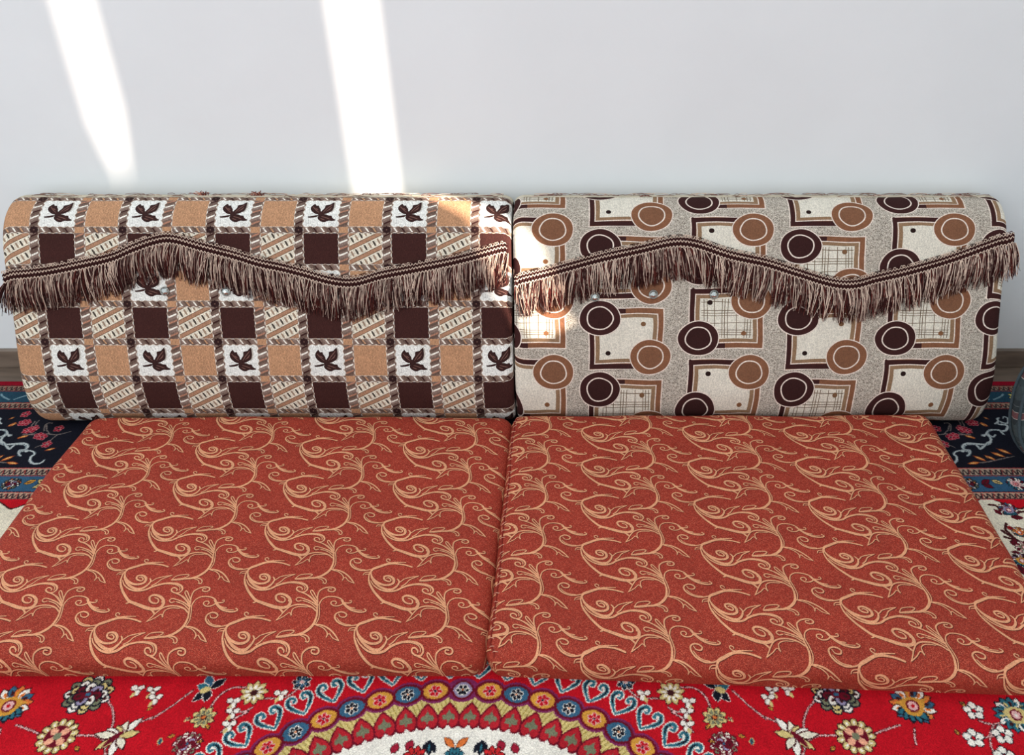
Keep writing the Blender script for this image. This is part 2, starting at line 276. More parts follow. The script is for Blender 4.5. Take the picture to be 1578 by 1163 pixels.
# ------------------------------------------------------------------ pattern 4: the rug (one quarter, mirrored)
RUG = {'stems':[[(0.2644,0.4427),(0.2732,0.432),(0.2873,0.4251),(0.3108,0.4245)],[(0.3466,0.4452),(0.3703,0.4439),(0.3858,0.429),(0.3921,0.4095)],[(0.4305,0.4396),(0.4417,0.426),(0.4548,0.4095),(0.4765,0.3877)],[(0.3253,0.4095),(0.3375,0.4007),(0.3556,0.4022)],[(0.3298,0.4013),(0.3467,0.3891),(0.3533,0.3777),(0.3609,0.365)],[(0.4751,0.3914),(0.4891,0.3839),(0.5032,0.3777),(0.5157,0.3636)],[(0.5313,0.372),(0.5345,0.3862),(0.5454,0.4066),(0.5614,0.423)],[(0.5268,0.3442),(0.536,0.3525),(0.5526,0.3594),(0.5827,0.3594)],[(0.6334,0.3608),(0.6475,0.3664),(0.6643,0.372),(0.6812,0.3777)],[(0.8036,0.3857),(0.8144,0.3805),(0.8266,0.3791),(0.8408,0.3828)],[(0.8253,0.3791),(0.8132,0.3608),(0.8066,0.3388),(0.8122,0.3227)],[(0.701,0.372),(0.6969,0.358),(0.6949,0.3442)],[(0.5255,0.3497),(0.5254,0.3374),(0.5174,0.3227)],[(0.7998,0.3552),(0.8109,0.358),(0.824,0.3594)]],'buds':[(0.3598,0.4179),(0.3548,0.3993),(0.3527,0.3771),(0.289,0.432),(0.3099,0.2002),(0.495,0.439),(0.521,0.4412),(0.4859,0.4245)],'fl8':[(0.3968,0.3906)],'fl4':[(0.6075,0.358)],'fl5':[(0.8032,0.4022),(0.786,0.3552),(0.8321,0.3608),(0.8206,0.3254)],'yel':[(0.3325,0.435)],'dkfl':[(0.261,0.4551)],'grey':[(0.5949,0.432)],'gold':[(0.7105,0.411)],'teal':[(0.8661,0.3949)],'calyx':[(0.5142,0.3622)],'tulip':[(0.4058,0.4427)],'cream':[(0.405,0.3456)],'leaves':[((0.4234,0.3848),(0.4173,0.3906),0),((0.3817,0.3706),(0.3877,0.3791),1),((0.3831,0.3505),(0.3916,0.3483),1),((0.4295,0.3602),(0.439,0.3566),1),((0.4488,0.3552),(0.4471,0.3442),2),((0.7871,0.4185),(0.7935,0.411),1),((0.7621,0.3692),(0.7654,0.3608),1),((0.4832,0.409),(0.4901,0.4037),1),((0.571,0.3415),(0.5641,0.3334),1)],'vineR':[[(1.1479,1.1612),(1.1547,1.1681),(1.1589,1.1612),(1.1517,1.1432),(1.1417,1.1455),(1.1353,1.15),(1.1286,1.1432),(1.1323,1.1388),(1.1463,1.1366),(1.1446,1.1255),(1.1322,1.1145),(1.1151,1.1189),(1.0986,1.1145),(1.0931,1.1037),(1.0997,1.0929),(1.1084,1.1015)],[(1.076,1.0972),(1.0843,1.1015),(1.0917,1.0929),(1.0879,1.0759),(1.0733,1.0654),(1.0504,1.0675),(1.0285,1.0654),(1.0194,1.0509),(1.023,1.0427),(1.0323,1.0468)],[(1.0218,1.0468),(1.0152,1.0427),(1.0112,1.0427)],[(1.0194,1.0509),(1.0275,1.0406),(1.0238,1.0304),(1.0176,1.0264)],[(1.0504,1.0675),(1.055,1.055),(1.0568,1.053)],[(1.1232,1.1189),(1.1261,1.1059),(1.1276,1.1015)]],'vineL':[[(1.1166,1.1189),(1.1045,1.1189),(1.092,1.1059),(1.0932,1.0908),(1.09,1.0802),(1.0752,1.0675),(1.062,1.0675),(1.0499,1.0696),(1.0315,1.0696),(1.0194,1.0592),(1.0218,1.0488),(1.0312,1.0468),(1.0273,1.0345),(1.0165,1.0264)],[(1.0218,1.0488),(1.0016,1.0427),(0.9922,1.0345),(0.9947,1.0244),(0.9895,1.0103),(0.9778,1.0016),(0.9654,1.0024),(0.9604,1.0103),(0.9612,1.0143)],[(1.0824,1.0759),(1.0594,1.053),(1.0521,1.0517)],[(1.1005,1.1189),(1.082,1.0972),(1.0777,1.1015)],[(1.1412,1.1635),(1.1346,1.159),(1.1337,1.15),(1.122,1.141)]],'twig':[[(1.0536,1.1015),(1.0268,1.1015),(1.0012,1.1037),(0.976,1.1015),(0.9519,1.1124)],[(1.0433,1.1545),(1.0445,1.141),(1.0381,1.1233)],[(1.0178,1.1366),(1.0089,1.1189),(0.9921,1.1015)],[(1.0028,1.055),(0.994,1.0633),(0.9829,1.0675),(0.9808,1.0844),(0.976,1.1015)],[(1.0075,1.1432),(1.0184,1.1432),(1.02,1.1321),(1.0126,1.1145)],[(1.0136,1.0024),(1.051,1.0063),(1.0857,1.0163),(1.1194,1.0264)],[(1.0277,1.108),(1.0434,1.0994),(1.0582,1.0887)],[(1.0507,1.15),(1.0511,1.1321)]],'pink':[(1.0867,1.1772),(1.0686,1.1455),(1.0418,1.1189),(1.0059,1.0929),(0.9829,1.0675),(0.9841,1.1233),(1.076,1.1446),(1.0399,1.1233),(1.051,1.1167),(1.0159,1.0972)],'orange':[((1.0308,1.0284),(1.0543,1.0083)),((1.0549,1.0304),(1.0764,1.0123)),((1.073,1.0406),(1.101,1.0223)),((1.0909,1.053),(1.118,1.0325)),((1.0908,1.1477),(1.1044,1.1299)),((1.0421,1.0994),(1.0596,1.0853)),((1.0612,1.0183),(1.0564,1.0284)),((1.0543,1.0103),(1.0305,1.0284)),((1.0392,1.0063),(1.0091,1.0004)),((1.0601,1.0887),(1.0364,1.0994)),((1.101,1.1299),(1.0877,1.1455)),((1.1156,1.1567),(1.1052,1.1681)),((0.9766,1.0447),(0.9556,1.055))],'pal':[(1.0403,0.8583),(1.0361,0.7948),(1.0281,0.7552),(1.0103,0.721)],'cstem':[[(1.0053,0.8731),(1.0175,0.8719),(1.0233,0.8628),(1.022,0.8515)],[(1.0563,0.8515),(1.0715,0.8542)],[(1.0206,0.8206),(1.0123,0.8033),(1.0163,0.7905),(1.0202,0.7779),(1.0309,0.7675)],[(1.0038,0.8012),(1.0102,0.7905),(1.0245,0.7738)],[(1.0013,0.7832),(1.0116,0.779),(1.0245,0.7738)]],'cleaf':[((1.0126,0.8594),(1.021,0.8448)),((1.0369,0.8382),(1.0592,0.836)),((1.0118,0.7738),(1.0105,0.7613)),((1.0187,0.7779),(1.0128,0.7634)),((1.0002,0.743),(1.0141,0.741)),((0.999,0.7112),(1.0002,0.6861))],'cred':[((1.0179,0.8098),(1.0268,0.8055))]}
HX, HY = 1.75, 1.3125
def rug_tile():
    K = 1150; W, Hh = int(HX*K), int(HY*K)
    c = Canvas(W, Hh, hexc(178, 20, 33), 1, False); c.frame(0, 0, K, K)
    red = hexc(178, 20, 33); navy = hexc(22, 24, 34); blue = hexc(52, 92, 120); cream = hexc(214, 208, 188); mar = hexc(98, 18, 34)
    gold = hexc(196, 142, 58); teal = hexc(44, 100, 116); grey = hexc(112, 116, 92); white = hexc(224, 220, 210); olive = hexc(198, 180, 118)
    pink = hexc(214, 168, 166); orange = hexc(206, 110, 54); choc = hexc(60, 26, 28); lav = hexc(140, 132, 160)
    R = random.Random(5)
    def shape(P, fill, line, lw=.0013):
        P = np.asarray(P, float); m = P.mean(0); d = P-m; L = np.hypot(d[:, 0], d[:, 1])[:, None]+1e-9
        c.poly(P+d/L*lw, line); c.poly(P, fill)
    def flower(x, y, r, n, pet, line, mid, rot=0, wid=None, core=None):
        wid = wid or 2.0*math.pi*r*.60/n
        for k in range(n):
            c.poly(petal(x, y, rot+k*2*math.pi/n, r*.12, r+.0014, wid+.0028, .2), line); c.poly(petal(x, y, rot+k*2*math.pi/n, r*.2, r, wid, .2), pet)
        if core is not None:
            for k in range(n): c.poly(petal(x, y, rot+k*2*math.pi/n, r*.25, r*.72, wid*.5, .2), core)
        c.poly(ell(x, y, r*.24, r*.24, 10), line); c.poly(ell(x, y, r*.17, r*.17, 10), mid)
    def stem(P, col=pink, dark=choc, w=.0017):
        c.poly(ribbon(P, w*1.25, 6), dark)
        S = spline(P, 40); d = np.r_[0, np.cumsum(np.hypot(*np.diff(S, axis=0).T))]
        for q in np.arange(.001, d[-1], .0042):
            x, y = np.interp(q, d, S[:, 0]), np.interp(q, d, S[:, 1]); x2, y2 = np.interp(q+.0032, d, S[:, 0]), np.interp(q+.0032, d, S[:, 1])
            nx_, ny_ = (y-y2)*.22, (x2-x)*.22
            c.poly(ribbon([(x-nx_, y-ny_), (x2+nx_, y2+ny_)], w*.62, 1), col)
    def leaf(a, b, col, line=white, f=.34):
        a, b = np.array(a), np.array(b); L = np.hypot(*(b-a)); an = math.atan2(*(b-a)[::-1])
        c.poly(petal(a[0], a[1], an, -.0016, L+.0016, L*f+.003), line); c.poly(petal(a[0], a[1], an, 0, L, L*f), col)
        c.poly(petal(a[0], a[1], an, L*.15, L*.8, L*f*.3), choc if col is not choc else pink)
    def palmette(x, y, r, rot, A, B, C2, line, mid):
        for k in range(-6, 7):
            an = rot+k*math.radians(23); rr = r*(1-.018*abs(k)); col = (A, B, white)[k % 3]
            c.poly(petal(x, y, an, r*.35, rr+.002, r*.34+.003), line); c.poly(petal(x, y, an, r*.38, rr, r*.34), col)
            c.poly(petal(x, y, an, r*.45, rr*.8, r*.13), (choc, C2, B)[k % 3])
        for k in range(5):
            an = rot+math.pi+(k-2)*.42; c.poly(petal(x, y, an, r*.2, r*.86, r*.4), navy); c.poly(petal(x, y, an, r*.3, r*.78, r*.25), teal)
        c.poly(ell(x, y, r*.5, r*.46, 20, 0, .08), C2); c.poly(ell(x, y, r*.27, r*.3, 14), mar); c.poly(ell(x, y, r*.2, r*.22, 12), pink); c.poly(ell(x, y, r*.08, r*.1, 8), mid)
    def peony(x, y, r, A, line=navy):
        n = 11
        for ring_, (rr, cols) in enumerate(((1, (white, grey, A)), (.72, (A, white, grey)), (.45, (mar, white, lav)))):
            for k in range(n-ring_*2):
                an = k*2*math.pi/(n-ring_*2)+ring_*.3
                px, py = x+math.cos(an)*r*rr*.72, y+math.sin(an)*r*rr*.66
                c.poly(ell(px, py, r*.26+.0018, r*.2+.0018, 12, an), line); c.poly(ell(px, py, r*.25, r*.19, 12, an), cols[k % 3])
                c.poly(ell(px+math.cos(an)*r*.06, py, r*.10, r*.07, 8, an), choc)
        c.poly(ell(x, y, r*.2, r*.18, 12), mar); c.poly(ell(x, y, r*.11, r*.1, 10), blue)
    # ---- field: cream corner outside the red ogival field
    c.poly(rect(0, 0, HX, HY), cream)
    t = np.linspace(0, math.pi/2, 90); sc = 1+.022*np.abs(np.sin(t*13))
    E = np.vstack([[0, 0], np.c_[1.27*np.cos(t)*sc, .80*np.sin(t)*sc]])
    c.poly(E+0, choc); c.poly(np.vstack([[0, 0], np.c_[1.262*np.cos(t)*sc, .792*np.sin(t)*sc]]), blue)
    c.poly(np.vstack([[0, 0], np.c_[1.25*np.cos(t)*sc, .78*np.sin(t)*sc]]), red)
    # filler florals in the parts of the field that lie under the mattresses
    for _ in range(150):
        x, y = R.uniform(.1, 1.25), R.uniform(.05, .84)
        if x < .98 and y < .50 and not (x > .9): continue
        if math.hypot(x, y) < .56 or x > .93: continue
        k = R.choice('apfb')
        if k == 'a': peony(x, y, R.uniform(.022, .034), R.choice((gold, teal, pink)))
        elif k == 'p': palmette(x, y, R.uniform(.026, .036), R.uniform(0, 6), blue, gold, gold, choc, red)
        elif k == 'f': flower(x, y, .018, 8, olive, choc, mar, R.random())
        else: flower(x, y, .012, 5, white, navy, red, R.random())
        a = R.uniform(0, 6.3); stem([(x, y), (x+.03*math.cos(a), y+.03*math.sin(a)), (x+.06*math.cos(a+.5), y+.06*math.sin(a+.5))])
    # red notches of the inner border
    for k in range(16):
        x = .03+k*.115; y = HY-.423
        c.poly(spline([(x-.05, y+.002), (x-.02, y-.018), (x, y-.03), (x+.02, y-.018), (x+.05, y+.002)], 4), choc)
        c.poly(spline([(x-.047, y+.002), (x-.019, y-.015), (x, y-.026), (x+.019, y-.015), (x+.047, y+.002)], 4), red)
    for P in RUG['cstem']: stem(P, choc, choc, .0022)
    for a, b in RUG['cleaf']: leaf(a, b, mar, choc, .5)
    for a, b in RUG['cred']: leaf(a, b, red, choc, .9)
    for k, (x, y) in enumerate(RUG['pal']):
        palmette(x, y, (.021, .015, .017, .02)[k], (1.5, 1.2, 2.4, 1)[k], (blue, orange, mar, navy)[k], (mar, gold, pink, lav)[k], (lav, orange, grey, gold)[k], choc, white)
    # ---- central medallion
    cy0 = -.0045; RR = .445
    c.poly(ell(0, cy0, RR-.006, RR-.006, 140), olive)
    for k in range(180):                                         # hatch of the olive band
        an = math.radians(k*1.0); r0, r1 = RR-.05, RR-.012
        c.poly(ribbon([(r0*math.sin(an), cy0+r0*math.cos(an)), (r1*math.sin(an+.03), cy0+r1*math.cos(an+.03))], .0009, 1), hexc(150, 132, 66))
    c.poly(ell(0, cy0, .3855, .3855, 120), white)
    for k in range(0, 22):                                       # spade shaped red leaves
        an = math.radians(2.37+k*4.74); r = .398
        ux, uy = math.sin(an), math.cos(an); vx, vy = uy, -ux
        def S(u, v, s=1): return (r*ux+ux*u*s+vx*v*s, cy0+r*uy+uy*u*s+vy*v*s)
        for s_, col in ((1.16, mar), (1.0, hexc(168, 34, 44))):
            c.poly(spline([S(.022, 0, s_), (S(.010, .010, s_)), S(-.004, .0155, s_), S(-.016, .0125, s_), S(-.0185, .005, s_), S(-.013, 0, s_), S(-.0185, -.005, s_), S(-.016, -.0125, s_), S(-.004, -.0155, s_), S(.010, -.010, s_), S(.022, 0, s_)], 4), col)
        c.poly(spline([S(.013, 0), S(.004, .004), S(.002, .009), S(-.006, .0095), S(-.006, .003), S(-.013, 0), S(-.006, -.003), S(-.006, -.0095), S(.002, -.009), S(.004, -.004), S(.013, 0)], 3), grey)
    for k in range(0, 17):                                       # scalloped outline and the beads of the ring
        an = math.radians(k*5.62); x, y = RR*math.sin(an), cy0+RR*math.cos(an)
        c.poly(ell(x, y, .0265, .0225, 24, -an), hexc(116, 40, 84)); 
    for k in range(0, 17):
        an = math.radians(k*5.62); x, y = RR*math.sin(an), cy0+RR*math.cos(an)
        rx, ry = (.0165, .0165) if k == 0 else (.0228, .0168)
        lens = lambda s: [(x+math.cos(-an)*u-math.sin(-an)*v, y+math.sin(-an)*u+math.cos(-an)*v) for u, v in [(rx*s*math.cos(q)*1.0, ry*s*math.sin(q)*(1-.25*abs(math.cos(q))**3)) for q in np.linspace(0, 2*math.pi, 28, endpoint=False)]]
        c.poly(lens(1.12), mar); c.poly(lens(.90), lav if k == 0 else (gold if k % 2 else blue))
        flower(x, y, .0105, 6, red if k % 2 else navy, pink if k % 2 else white, navy if k % 2 else orange, an, .0062)
    for k in range(0, 16):                                       # open hearts around the ring
        an = math.radians(2.81+k*5.65); r = .489
        ux, uy = math.sin(an), math.cos(an); vx, vy = uy, -ux
        def S(u, v): return (r*ux+ux*u+vx*v, cy0+r*uy+uy*u+vy*v)
        for sg in (1, -1):
            P = [S(-.021, 0), S(-.006, .012*sg), S(.006, .018*sg), S(.016, .015*sg), S(.017, .008*sg), S(.010, .006*sg), S(.008, .010*sg)]
            c.poly(ribbon(P, [.0018, .0036, .0040, .0034, .003, .0026], 6, .0013), white)
        for sg in (1, -1):
            P = [S(-.020, .0005*sg), S(-.006, .012*sg), S(.006, .018*sg), S(.016, .015*sg), S(.017, .008*sg), S(.010, .006*sg), S(.008, .010*sg)]
            c.poly(ribbon(P, [.0014, .0030, .0033, .0028, .0022, .0018], 6), teal)
            c.poly(ribbon(P[1:4], [.0006, .0014, .0008], 4), navy)
    # inside the white heart of the medallion
    for an, r, kind in ((0, .342, 'p'), (6.5, .355, 'l'), (11.5, .352, 'b'), (10, .335, 'f'), (19, .335, 'l'), (15, .352, 'b'), (22, .31, 'f'), (29, .34, 'l'), (27, .352, 'b'), (34, .32, 'f'), (40, .34, 'p'), (50, .33, 'f'), (60, .33, 'p'), (75, .33, 'f'), (5, .29, 'f'), (15, .28, 'l'), (25, .27, 'f'), (38, .27, 'p'), (55, .27, 'f'), (70, .27, 'l'), (0, .24, 'p'), (30, .2, 'p'), (60, .2, 'f')):
        a_ = math.radians(an); x, y = r*math.sin(a_), cy0+r*math.cos(a_)
        if kind == 'f': flower(x, y, .017, 8, hexc(190, 40, 44), choc, white, a_)
        elif kind == 'b': shape(petal(x, y, math.pi/2-a_+.6, -.006, .012, .012), hexc(150, 30, 52), choc, .001)
        elif kind == 'l':
            for q in (-.5, .0, .5): c.poly(petal(x, y, -math.pi/2-a_+q, -.004, .022, .011), navy)
            c.poly(petal(x, y, -math.pi/2-a_, .002, .017, .004), teal)
        else:
            for q in (-.75, .75): shape(petal(x, y, math.pi/2-a_+q, .002, .026, .010), orange, choc, .001)
            for q in (-1.2, -.4, .4, 1.2): shape(petal(x, y-.012, math.pi/2-a_+q, 0, .015, .011), teal, navy, .001)
            flower(x, y-.026, .014, 7, hexc(196, 60, 56), choc, white, 0)
    # ---- flowers of the red ground seen in front of the mattresses
    for P in RUG['stems']: stem(P)
    for x, y in RUG['calyx']:
        for k, (q, L) in enumerate(((2.2, .040), (1.7, .026), (1.1, .020), (.5, .026), (.1, .038), (-.7, .034), (-1.6, .036), (-2.2, .026), (2.9, .03))):
            c.poly(petal(x, y-.004, q, -.002, L+.002, .0155), choc); c.poly(petal(x, y-.004, q, 0, L, .0115), (white, cream, olive)[k % 3])
        c.poly(petal(x, y, -.9, -.01, .03, .009), mar)
    for x, y in RUG['fl8']: flower(x, y, .0195, 8, olive, choc, orange, .39, None, grey)
    for x, y in RUG['fl4']:
        for k in range(13):
            an = k*2*math.pi/13; px, py = x+.0232*math.cos(an), y+.0232*math.sin(an)
            c.poly(ell(px, py, .0086, .0070, 12, an), choc); c.poly(ell(px, py, .0068, .0052, 12, an), olive); c.poly(ell(px, py, .0034, .0018, 8, an), white)
        c.poly(ell(x, y, .019, .019, 20), mar)
        for k in range(4):
            an = .78+k*math.pi/2; c.poly(ell(x+.0115*math.cos(an), y+.0115*math.sin(an), .0072, .0058, 12, an), hexc(222, 160, 130))
        c.poly(ell(x, y, .0062, .0062, 12), grey)
    for x, y in RUG['fl5']: flower(x, y, .0165, 5, white, navy, red, .3, .0125)
    for x, y in RUG['dkfl']: flower(x, y, .015, 7, navy, white, pink, 0, None, blue)
    for x, y in RUG['yel']: flower(x, y, .0225, 9, olive, choc, choc, .2, None, white)
    for x, y in RUG['grey']: peony(x, y, .039, olive)
    for x, y in RUG['gold']: palmette(x, y, .038, 1.3, blue, orange, gold, choc, red)
    for x, y in RUG['teal']: palmette(x, y, .034, 2.8, teal, teal, olive, navy, white)
    for x, y in RUG['cream']: peony(x, y, .022, cream, mar)
    for x, y in RUG['tulip']:
        for q, L, col in ((2.4, .028, navy), (1.2, .030, blue), (-.9, .030, navy), (-1.6, .024, navy), (.3, .022, teal)):
            shape(petal(x, y, q, 0, L, .013), col, white, .0014)
        c.poly(ell(x+.006, y-.002, .009, .006, 12, -.5), olive)
    for x, y in RUG['buds']:
        for q in (.5, 2.6, 4.4): shape(ell(x+.0062*math.cos(q), y+.0062*math.sin(q), .0056, .0044, 12, q), white, choc, .0012)
        c.poly(petal(x, y, -1.3, .004, .017, .006), olive)
    for a, b, k in RUG['leaves']: leaf(a, b, (choc, gold, teal)[k], olive if k != 1 else choc, .5)
    # ---- border bands (outermost last edge = HY)
    def band(e0, e1, col):
        c.poly([(0, HY-e1), (HX-e1, HY-e1), (HX-e1, 0), (HX-e0, 0), (HX-e0, HY-e0), (0, HY-e0)], col)
    band(0, .423, navy)
    band(0, .022, hexc(160, 22, 44)); band(.022, .0435, hexc(150, 128, 110)); band(.0435, .091, hexc(38, 70, 88)); band(.091, .114, hexc(150, 128, 110))
    band(.114, .326, navy); band(.326, .351, hexc(164, 146, 128)); band(.351, .402, hexc(48, 84, 112)); band(.402, .423, hexc(172, 142, 122))
    for e in (.022, .0435, .091, .114, .326, .351, .402, .423): band(e-.0009, e+.0009, hexc(170, 60, 60)); band(e-.0026, e-.0010, navy)
    for e0, e1 in ((.022, .0435), (.091, .114), (.326, .351), (.402, .423)):
        w = e1-e0; m = (e0+e1)/2
        for side in (0, 1):
            Lq = HX if side == 0 else HY
            for k in range(int(Lq/.0115)):
                s = k*.0115+.006
                def Q(u, v): return (u, HY-v) if side == 0 else (HX-v, u)
                if s > Lq-m: break
                c.poly(ribbon([Q(s-.0056, m+w*.30), Q(s-.003, m-w*.28), Q(s+.0008, m-w*.05), Q(s+.003, m+w*.30), Q(s+.006, m+w*.1)], .0014, 3), hexc(40, 30, 36))
                if k % 2: c.poly(ribbon([Q(s-.004, m+w*.30), Q(s-.001, m-w*.2), Q(s+.002, m-w*.1)], .0009, 3), hexc(150, 66, 60))
    for side in (0, 1):
        Lg = HX if side == 0 else HY
        for k in range(int(Lg/.065)):
            s = .045+k*.13
            if s > Lg-.1: break
            px, py = (s, HY-.067) if side == 0 else (HX-.067, s)
            flower(px, py, .020, 8, hexc(206, 196, 110), navy, orange, 0 if side else .2, .0085)
            for d in (-1, 1):
                for v in (-.011, ):
                    a = (s+d*.028, .067+v); b = (s+d*.060, .067-v)
                    A2, B2 = [((u, HY-w_) if side == 0 else (HX-w_, u)) for u, w_ in (a, b)]
                    c.poly(ribbon([A2, ((A2[0]+B2[0])/2+.004, (A2[1]+B2[1])/2), B2], .0022, 4), hexc(120, 150, 160))
        for k in range(int(Lg/.1)):
            s = .03+k*.096
            if s > Lg-.38: break
            q = lambda u, v: (u, HY-v) if side == 0 else (HX-v, u)
            px, py = q(s, .376)
            kk = k % 3
            if kk == 0: flower(px, py, .022, 6, white, mar, gold, .3, .014, hexc(186, 110, 100))
            elif kk == 1: peony(px, py, .019, orange, navy)
            else: palmette(px, py, .021, .4, mar, white, pink, navy, red)
            for d, v in ((1, .012), (-1, -.012), (1, -.013)):
                leaf(q(s+d*.026, .376), q(s+d*.046, .376+v), (gold, olive, mar)[(k+d) % 3], navy, .5)
    # main border
    vine = hexc(176, 184, 184)
    for P in RUG['vineR']+RUG['vineL']: c.poly(ribbon(P, [.0018, .0032, .0032, .002], 6), hexc(70, 86, 96)); c.poly(ribbon(P, [.0012, .0024, .0024, .0013], 6), vine)
    for P in RUG['twig']: c.poly(ribbon(P, [.0012, .0016, .001], 6), hexc(120, 110, 106))
    for x, y in RUG['pink']:
        for k in range(5):
            an = k*1.257+.4; px, py = x+.0068*math.cos(an), y+.0078*math.sin(an)
            c.poly(ell(px, py, .0050, .0050, 10), hexc(190, 112, 116)); c.poly(ell(px, py, .0036, .0036, 10), hexc(140, 22, 44))
    for a, b in RUG['orange']:
        a, b = np.array(a), np.array(b); L = np.hypot(*(b-a)); an = math.atan2(*(b-a)[::-1])
        c.poly(petal(a[0], a[1], an, 0, L, L*.34), hexc(120, 52, 34)); c.poly(petal(a[0], a[1], an, L*.1, L*.9, L*.22), hexc(196, 120, 62)); c.poly(petal(a[0], a[1], an, L*.3, L*.8, L*.08), hexc(222, 190, 120))
    for side in (0, 1):                                            # hidden remainder of the main border
        Lg = HX if side == 0 else HY
        for k in range(14):
            s = .05+k*.13
            if side == 0 and (.84 < s < 1.14): continue
            if s > Lg-.2: break
            q = lambda u, v: (u, HY-v) if side == 0 else (HX-v, u)
            px, py = q(s, .22); (palmette(px, py, .05, R.random()*6, mar, orange, pink, hexc(150, 150, 140), white) if k % 2 else flower(px, py, .035, 7, hexc(150, 24, 46), pink, gold, 0))
            c.poly(ribbon([q(s-.06, .15), q(s-.02, .28), q(s+.03, .16), q(s+.065, .27)], .003, 6), vine)
    a = c.result()
    # the knots of the pile break every outline by about one knot
    jy = np.clip(np.arange(Hh)[:, None]+rng.randint(-1, 2, (Hh, W)), 0, Hh-1); jx = np.clip(np.arange(W)[None, :]+rng.randint(-1, 2, (Hh, W)), 0, W-1)
    a = a[jy, jx]; a *= 1+blocknoise(Hh, W, 1)*.24; a *= 1+blocknoise(Hh, W, 2)*.14
    return make_image('rug_weave', a)

def tartan_tile():
    N = 512; c = Canvas(N, N, hexc(56, 68, 72), 2, True); c.frame(0, 0, N, N)
    c.poly(rect(0, .10, 1, .44), hexc(66, 79, 82)); c.poly(rect(.1, 0, .34, 1), hexc(46, 56, 60)); c.poly(rect(.1, .10, .34, .44), hexc(58, 70, 74))
    for y in (.62, ):
        c.poly(rect(0, y, 1, y+.16), hexc(104, 70, 72))
        for k in range(24): c.poly([(k/24, y+.03), (k/24+.02, y+.03), (k/24+.034, y+.13), (k/24+.014, y+.13)], hexc(92, 66, 72))
        c.poly(rect(0, y-.016, 1, y), hexc(170, 168, 164)); c.poly(rect(0, y+.16, 1, y+.176), hexc(150, 150, 146))
    c.poly(rect(0, .94, 1, .95), hexc(110, 120, 122)); c.poly(rect(.6, 0, .61, 1), hexc(120, 126, 126)); c.poly(rect(.78, 0, .80, 1), hexc(50, 58, 62))
    a = c.result(); a *= 1+blocknoise(N, N, 3)*.14
    return make_image('tartan_weave', a)

# ------------------------------------------------------------------ materials
def lin(r, g, b):
    f = lambda v: (v/255/12.92) if v/255 <= .04045 else ((v/255+.055)/1.055)**2.4
    return (f(r), f(g), f(b), 1)
def mat(name, rgb=(128, 128, 128), rough=.85, spec=.15, img=None, ext='REPEAT', nscale=60, nvar=.08, bump=.3, bscale=400, bdist=.0006, imgbump=0.0, sheen=0.0, metal=0.0, coords='UV', stretch=(1, 1, 1)):
    m = bpy.data.materials.new(name); m.use_nodes = True; nt = m.node_tree; N = nt.nodes; L = nt.links
    b = N['Principled BSDF']; b.inputs['Roughness'].default_value = rough
    b.inputs['Specular IOR Level'].default_value = spec; b.inputs['Metallic'].default_value = metal
    if sheen: b.inputs['Sheen Weight'].default_value = sheen; b.inputs['Sheen Roughness'].default_value = .5
    tc = N.new('ShaderNodeTexCoord'); mp = N.new('ShaderNodeMapping'); L.new(tc.outputs['Object'], mp.inputs[0]); mp.inputs['Scale'].default_value = stretch
    nz = N.new('ShaderNodeTexNoise'); nz.inputs['Scale'].default_value = nscale; nz.inputs['Detail'].default_value = 4; L.new(mp.outputs[0], nz.inputs['Vector'])
    mr = N.new('ShaderNodeMapRange'); mr.inputs[1].default_value = .3; mr.inputs[2].default_value = .7; mr.inputs[3].default_value = 1-nvar; mr.inputs[4].default_value = 1+nvar
    L.new(nz.outputs['Fac'], mr.inputs[0])
    mx = N.new('ShaderNodeVectorMath'); mx.operation = 'SCALE'; L.new(mr.outputs[0], mx.inputs['Scale'])
    if img is not None:
        it = N.new('ShaderNodeTexImage'); it.image = img; it.extension = ext; L.new(tc.outputs['UV'], it.inputs[0]); L.new(it.outputs[0], mx.inputs[0])
    else: mx.inputs[0].default_value = lin(*rgb)[:3]
    L.new(mx.outputs[0], b.inputs['Base Color'])
    n2 = N.new('ShaderNodeTexNoise'); n2.inputs['Scale'].default_value = bscale; n2.inputs['Detail'].default_value = 3; L.new(mp.outputs[0], n2.inputs['Vector'])
    bp = N.new('ShaderNodeBump'); bp.inputs['Strength'].default_value = bump; bp.inputs['Distance'].default_value = bdist
    if img is not None and imgbump:
        bw = N.new('ShaderNodeRGBToBW'); L.new(it.outputs[0], bw.inputs[0])
        ma = N.new('ShaderNodeMath'); ma.operation = 'MULTIPLY_ADD'; ma.inputs[1].default_value = imgbump; L.new(bw.outputs[0], ma.inputs[0]); L.new(n2.outputs['Fac'], ma.inputs[2]); L.new(ma.outputs[0], bp.inputs['Height'])
    else: L.new(n2.outputs['Fac'], bp.inputs['Height'])
    L.new(bp.outputs[0], b.inputs['Normal'])
    return m
M = {}
M['wall'] = mat('white_plaster', (232, 237, 240), .7, .2, nscale=3, nvar=.022, bump=.25, bscale=14, bdist=.004)
M['stone'] = mat('brown_marble', (118, 104, 92), .35, .4, nscale=9, nvar=.30, bump=.15, bscale=60, stretch=(1, 3, 5))
M['floor'] = mat('floor_marble', (112, 98, 86), .4, .4, nscale=9, nvar=.28, bump=.15, bscale=60, stretch=(1, 6, 4))
M['leaf'] = mat('leaf_check_fabric', img=leaf_tile(), nscale=30, nvar=.05, bump=.55, bscale=700, imgbump=-.5, bdist=.0009)
M['ring'] = mat('ring_square_fabric', img=circle_tile(), nscale=30, nvar=.05, bump=.5, bscale=700, imgbump=-.3, bdist=.0008)
M['scroll'] = mat('rust_scroll_fabric', img=scroll_tile(), nscale=14, nvar=.09, bump=.5, bscale=500, imgbump=.9, bdist=.0008, rough=.75, spec=.2)
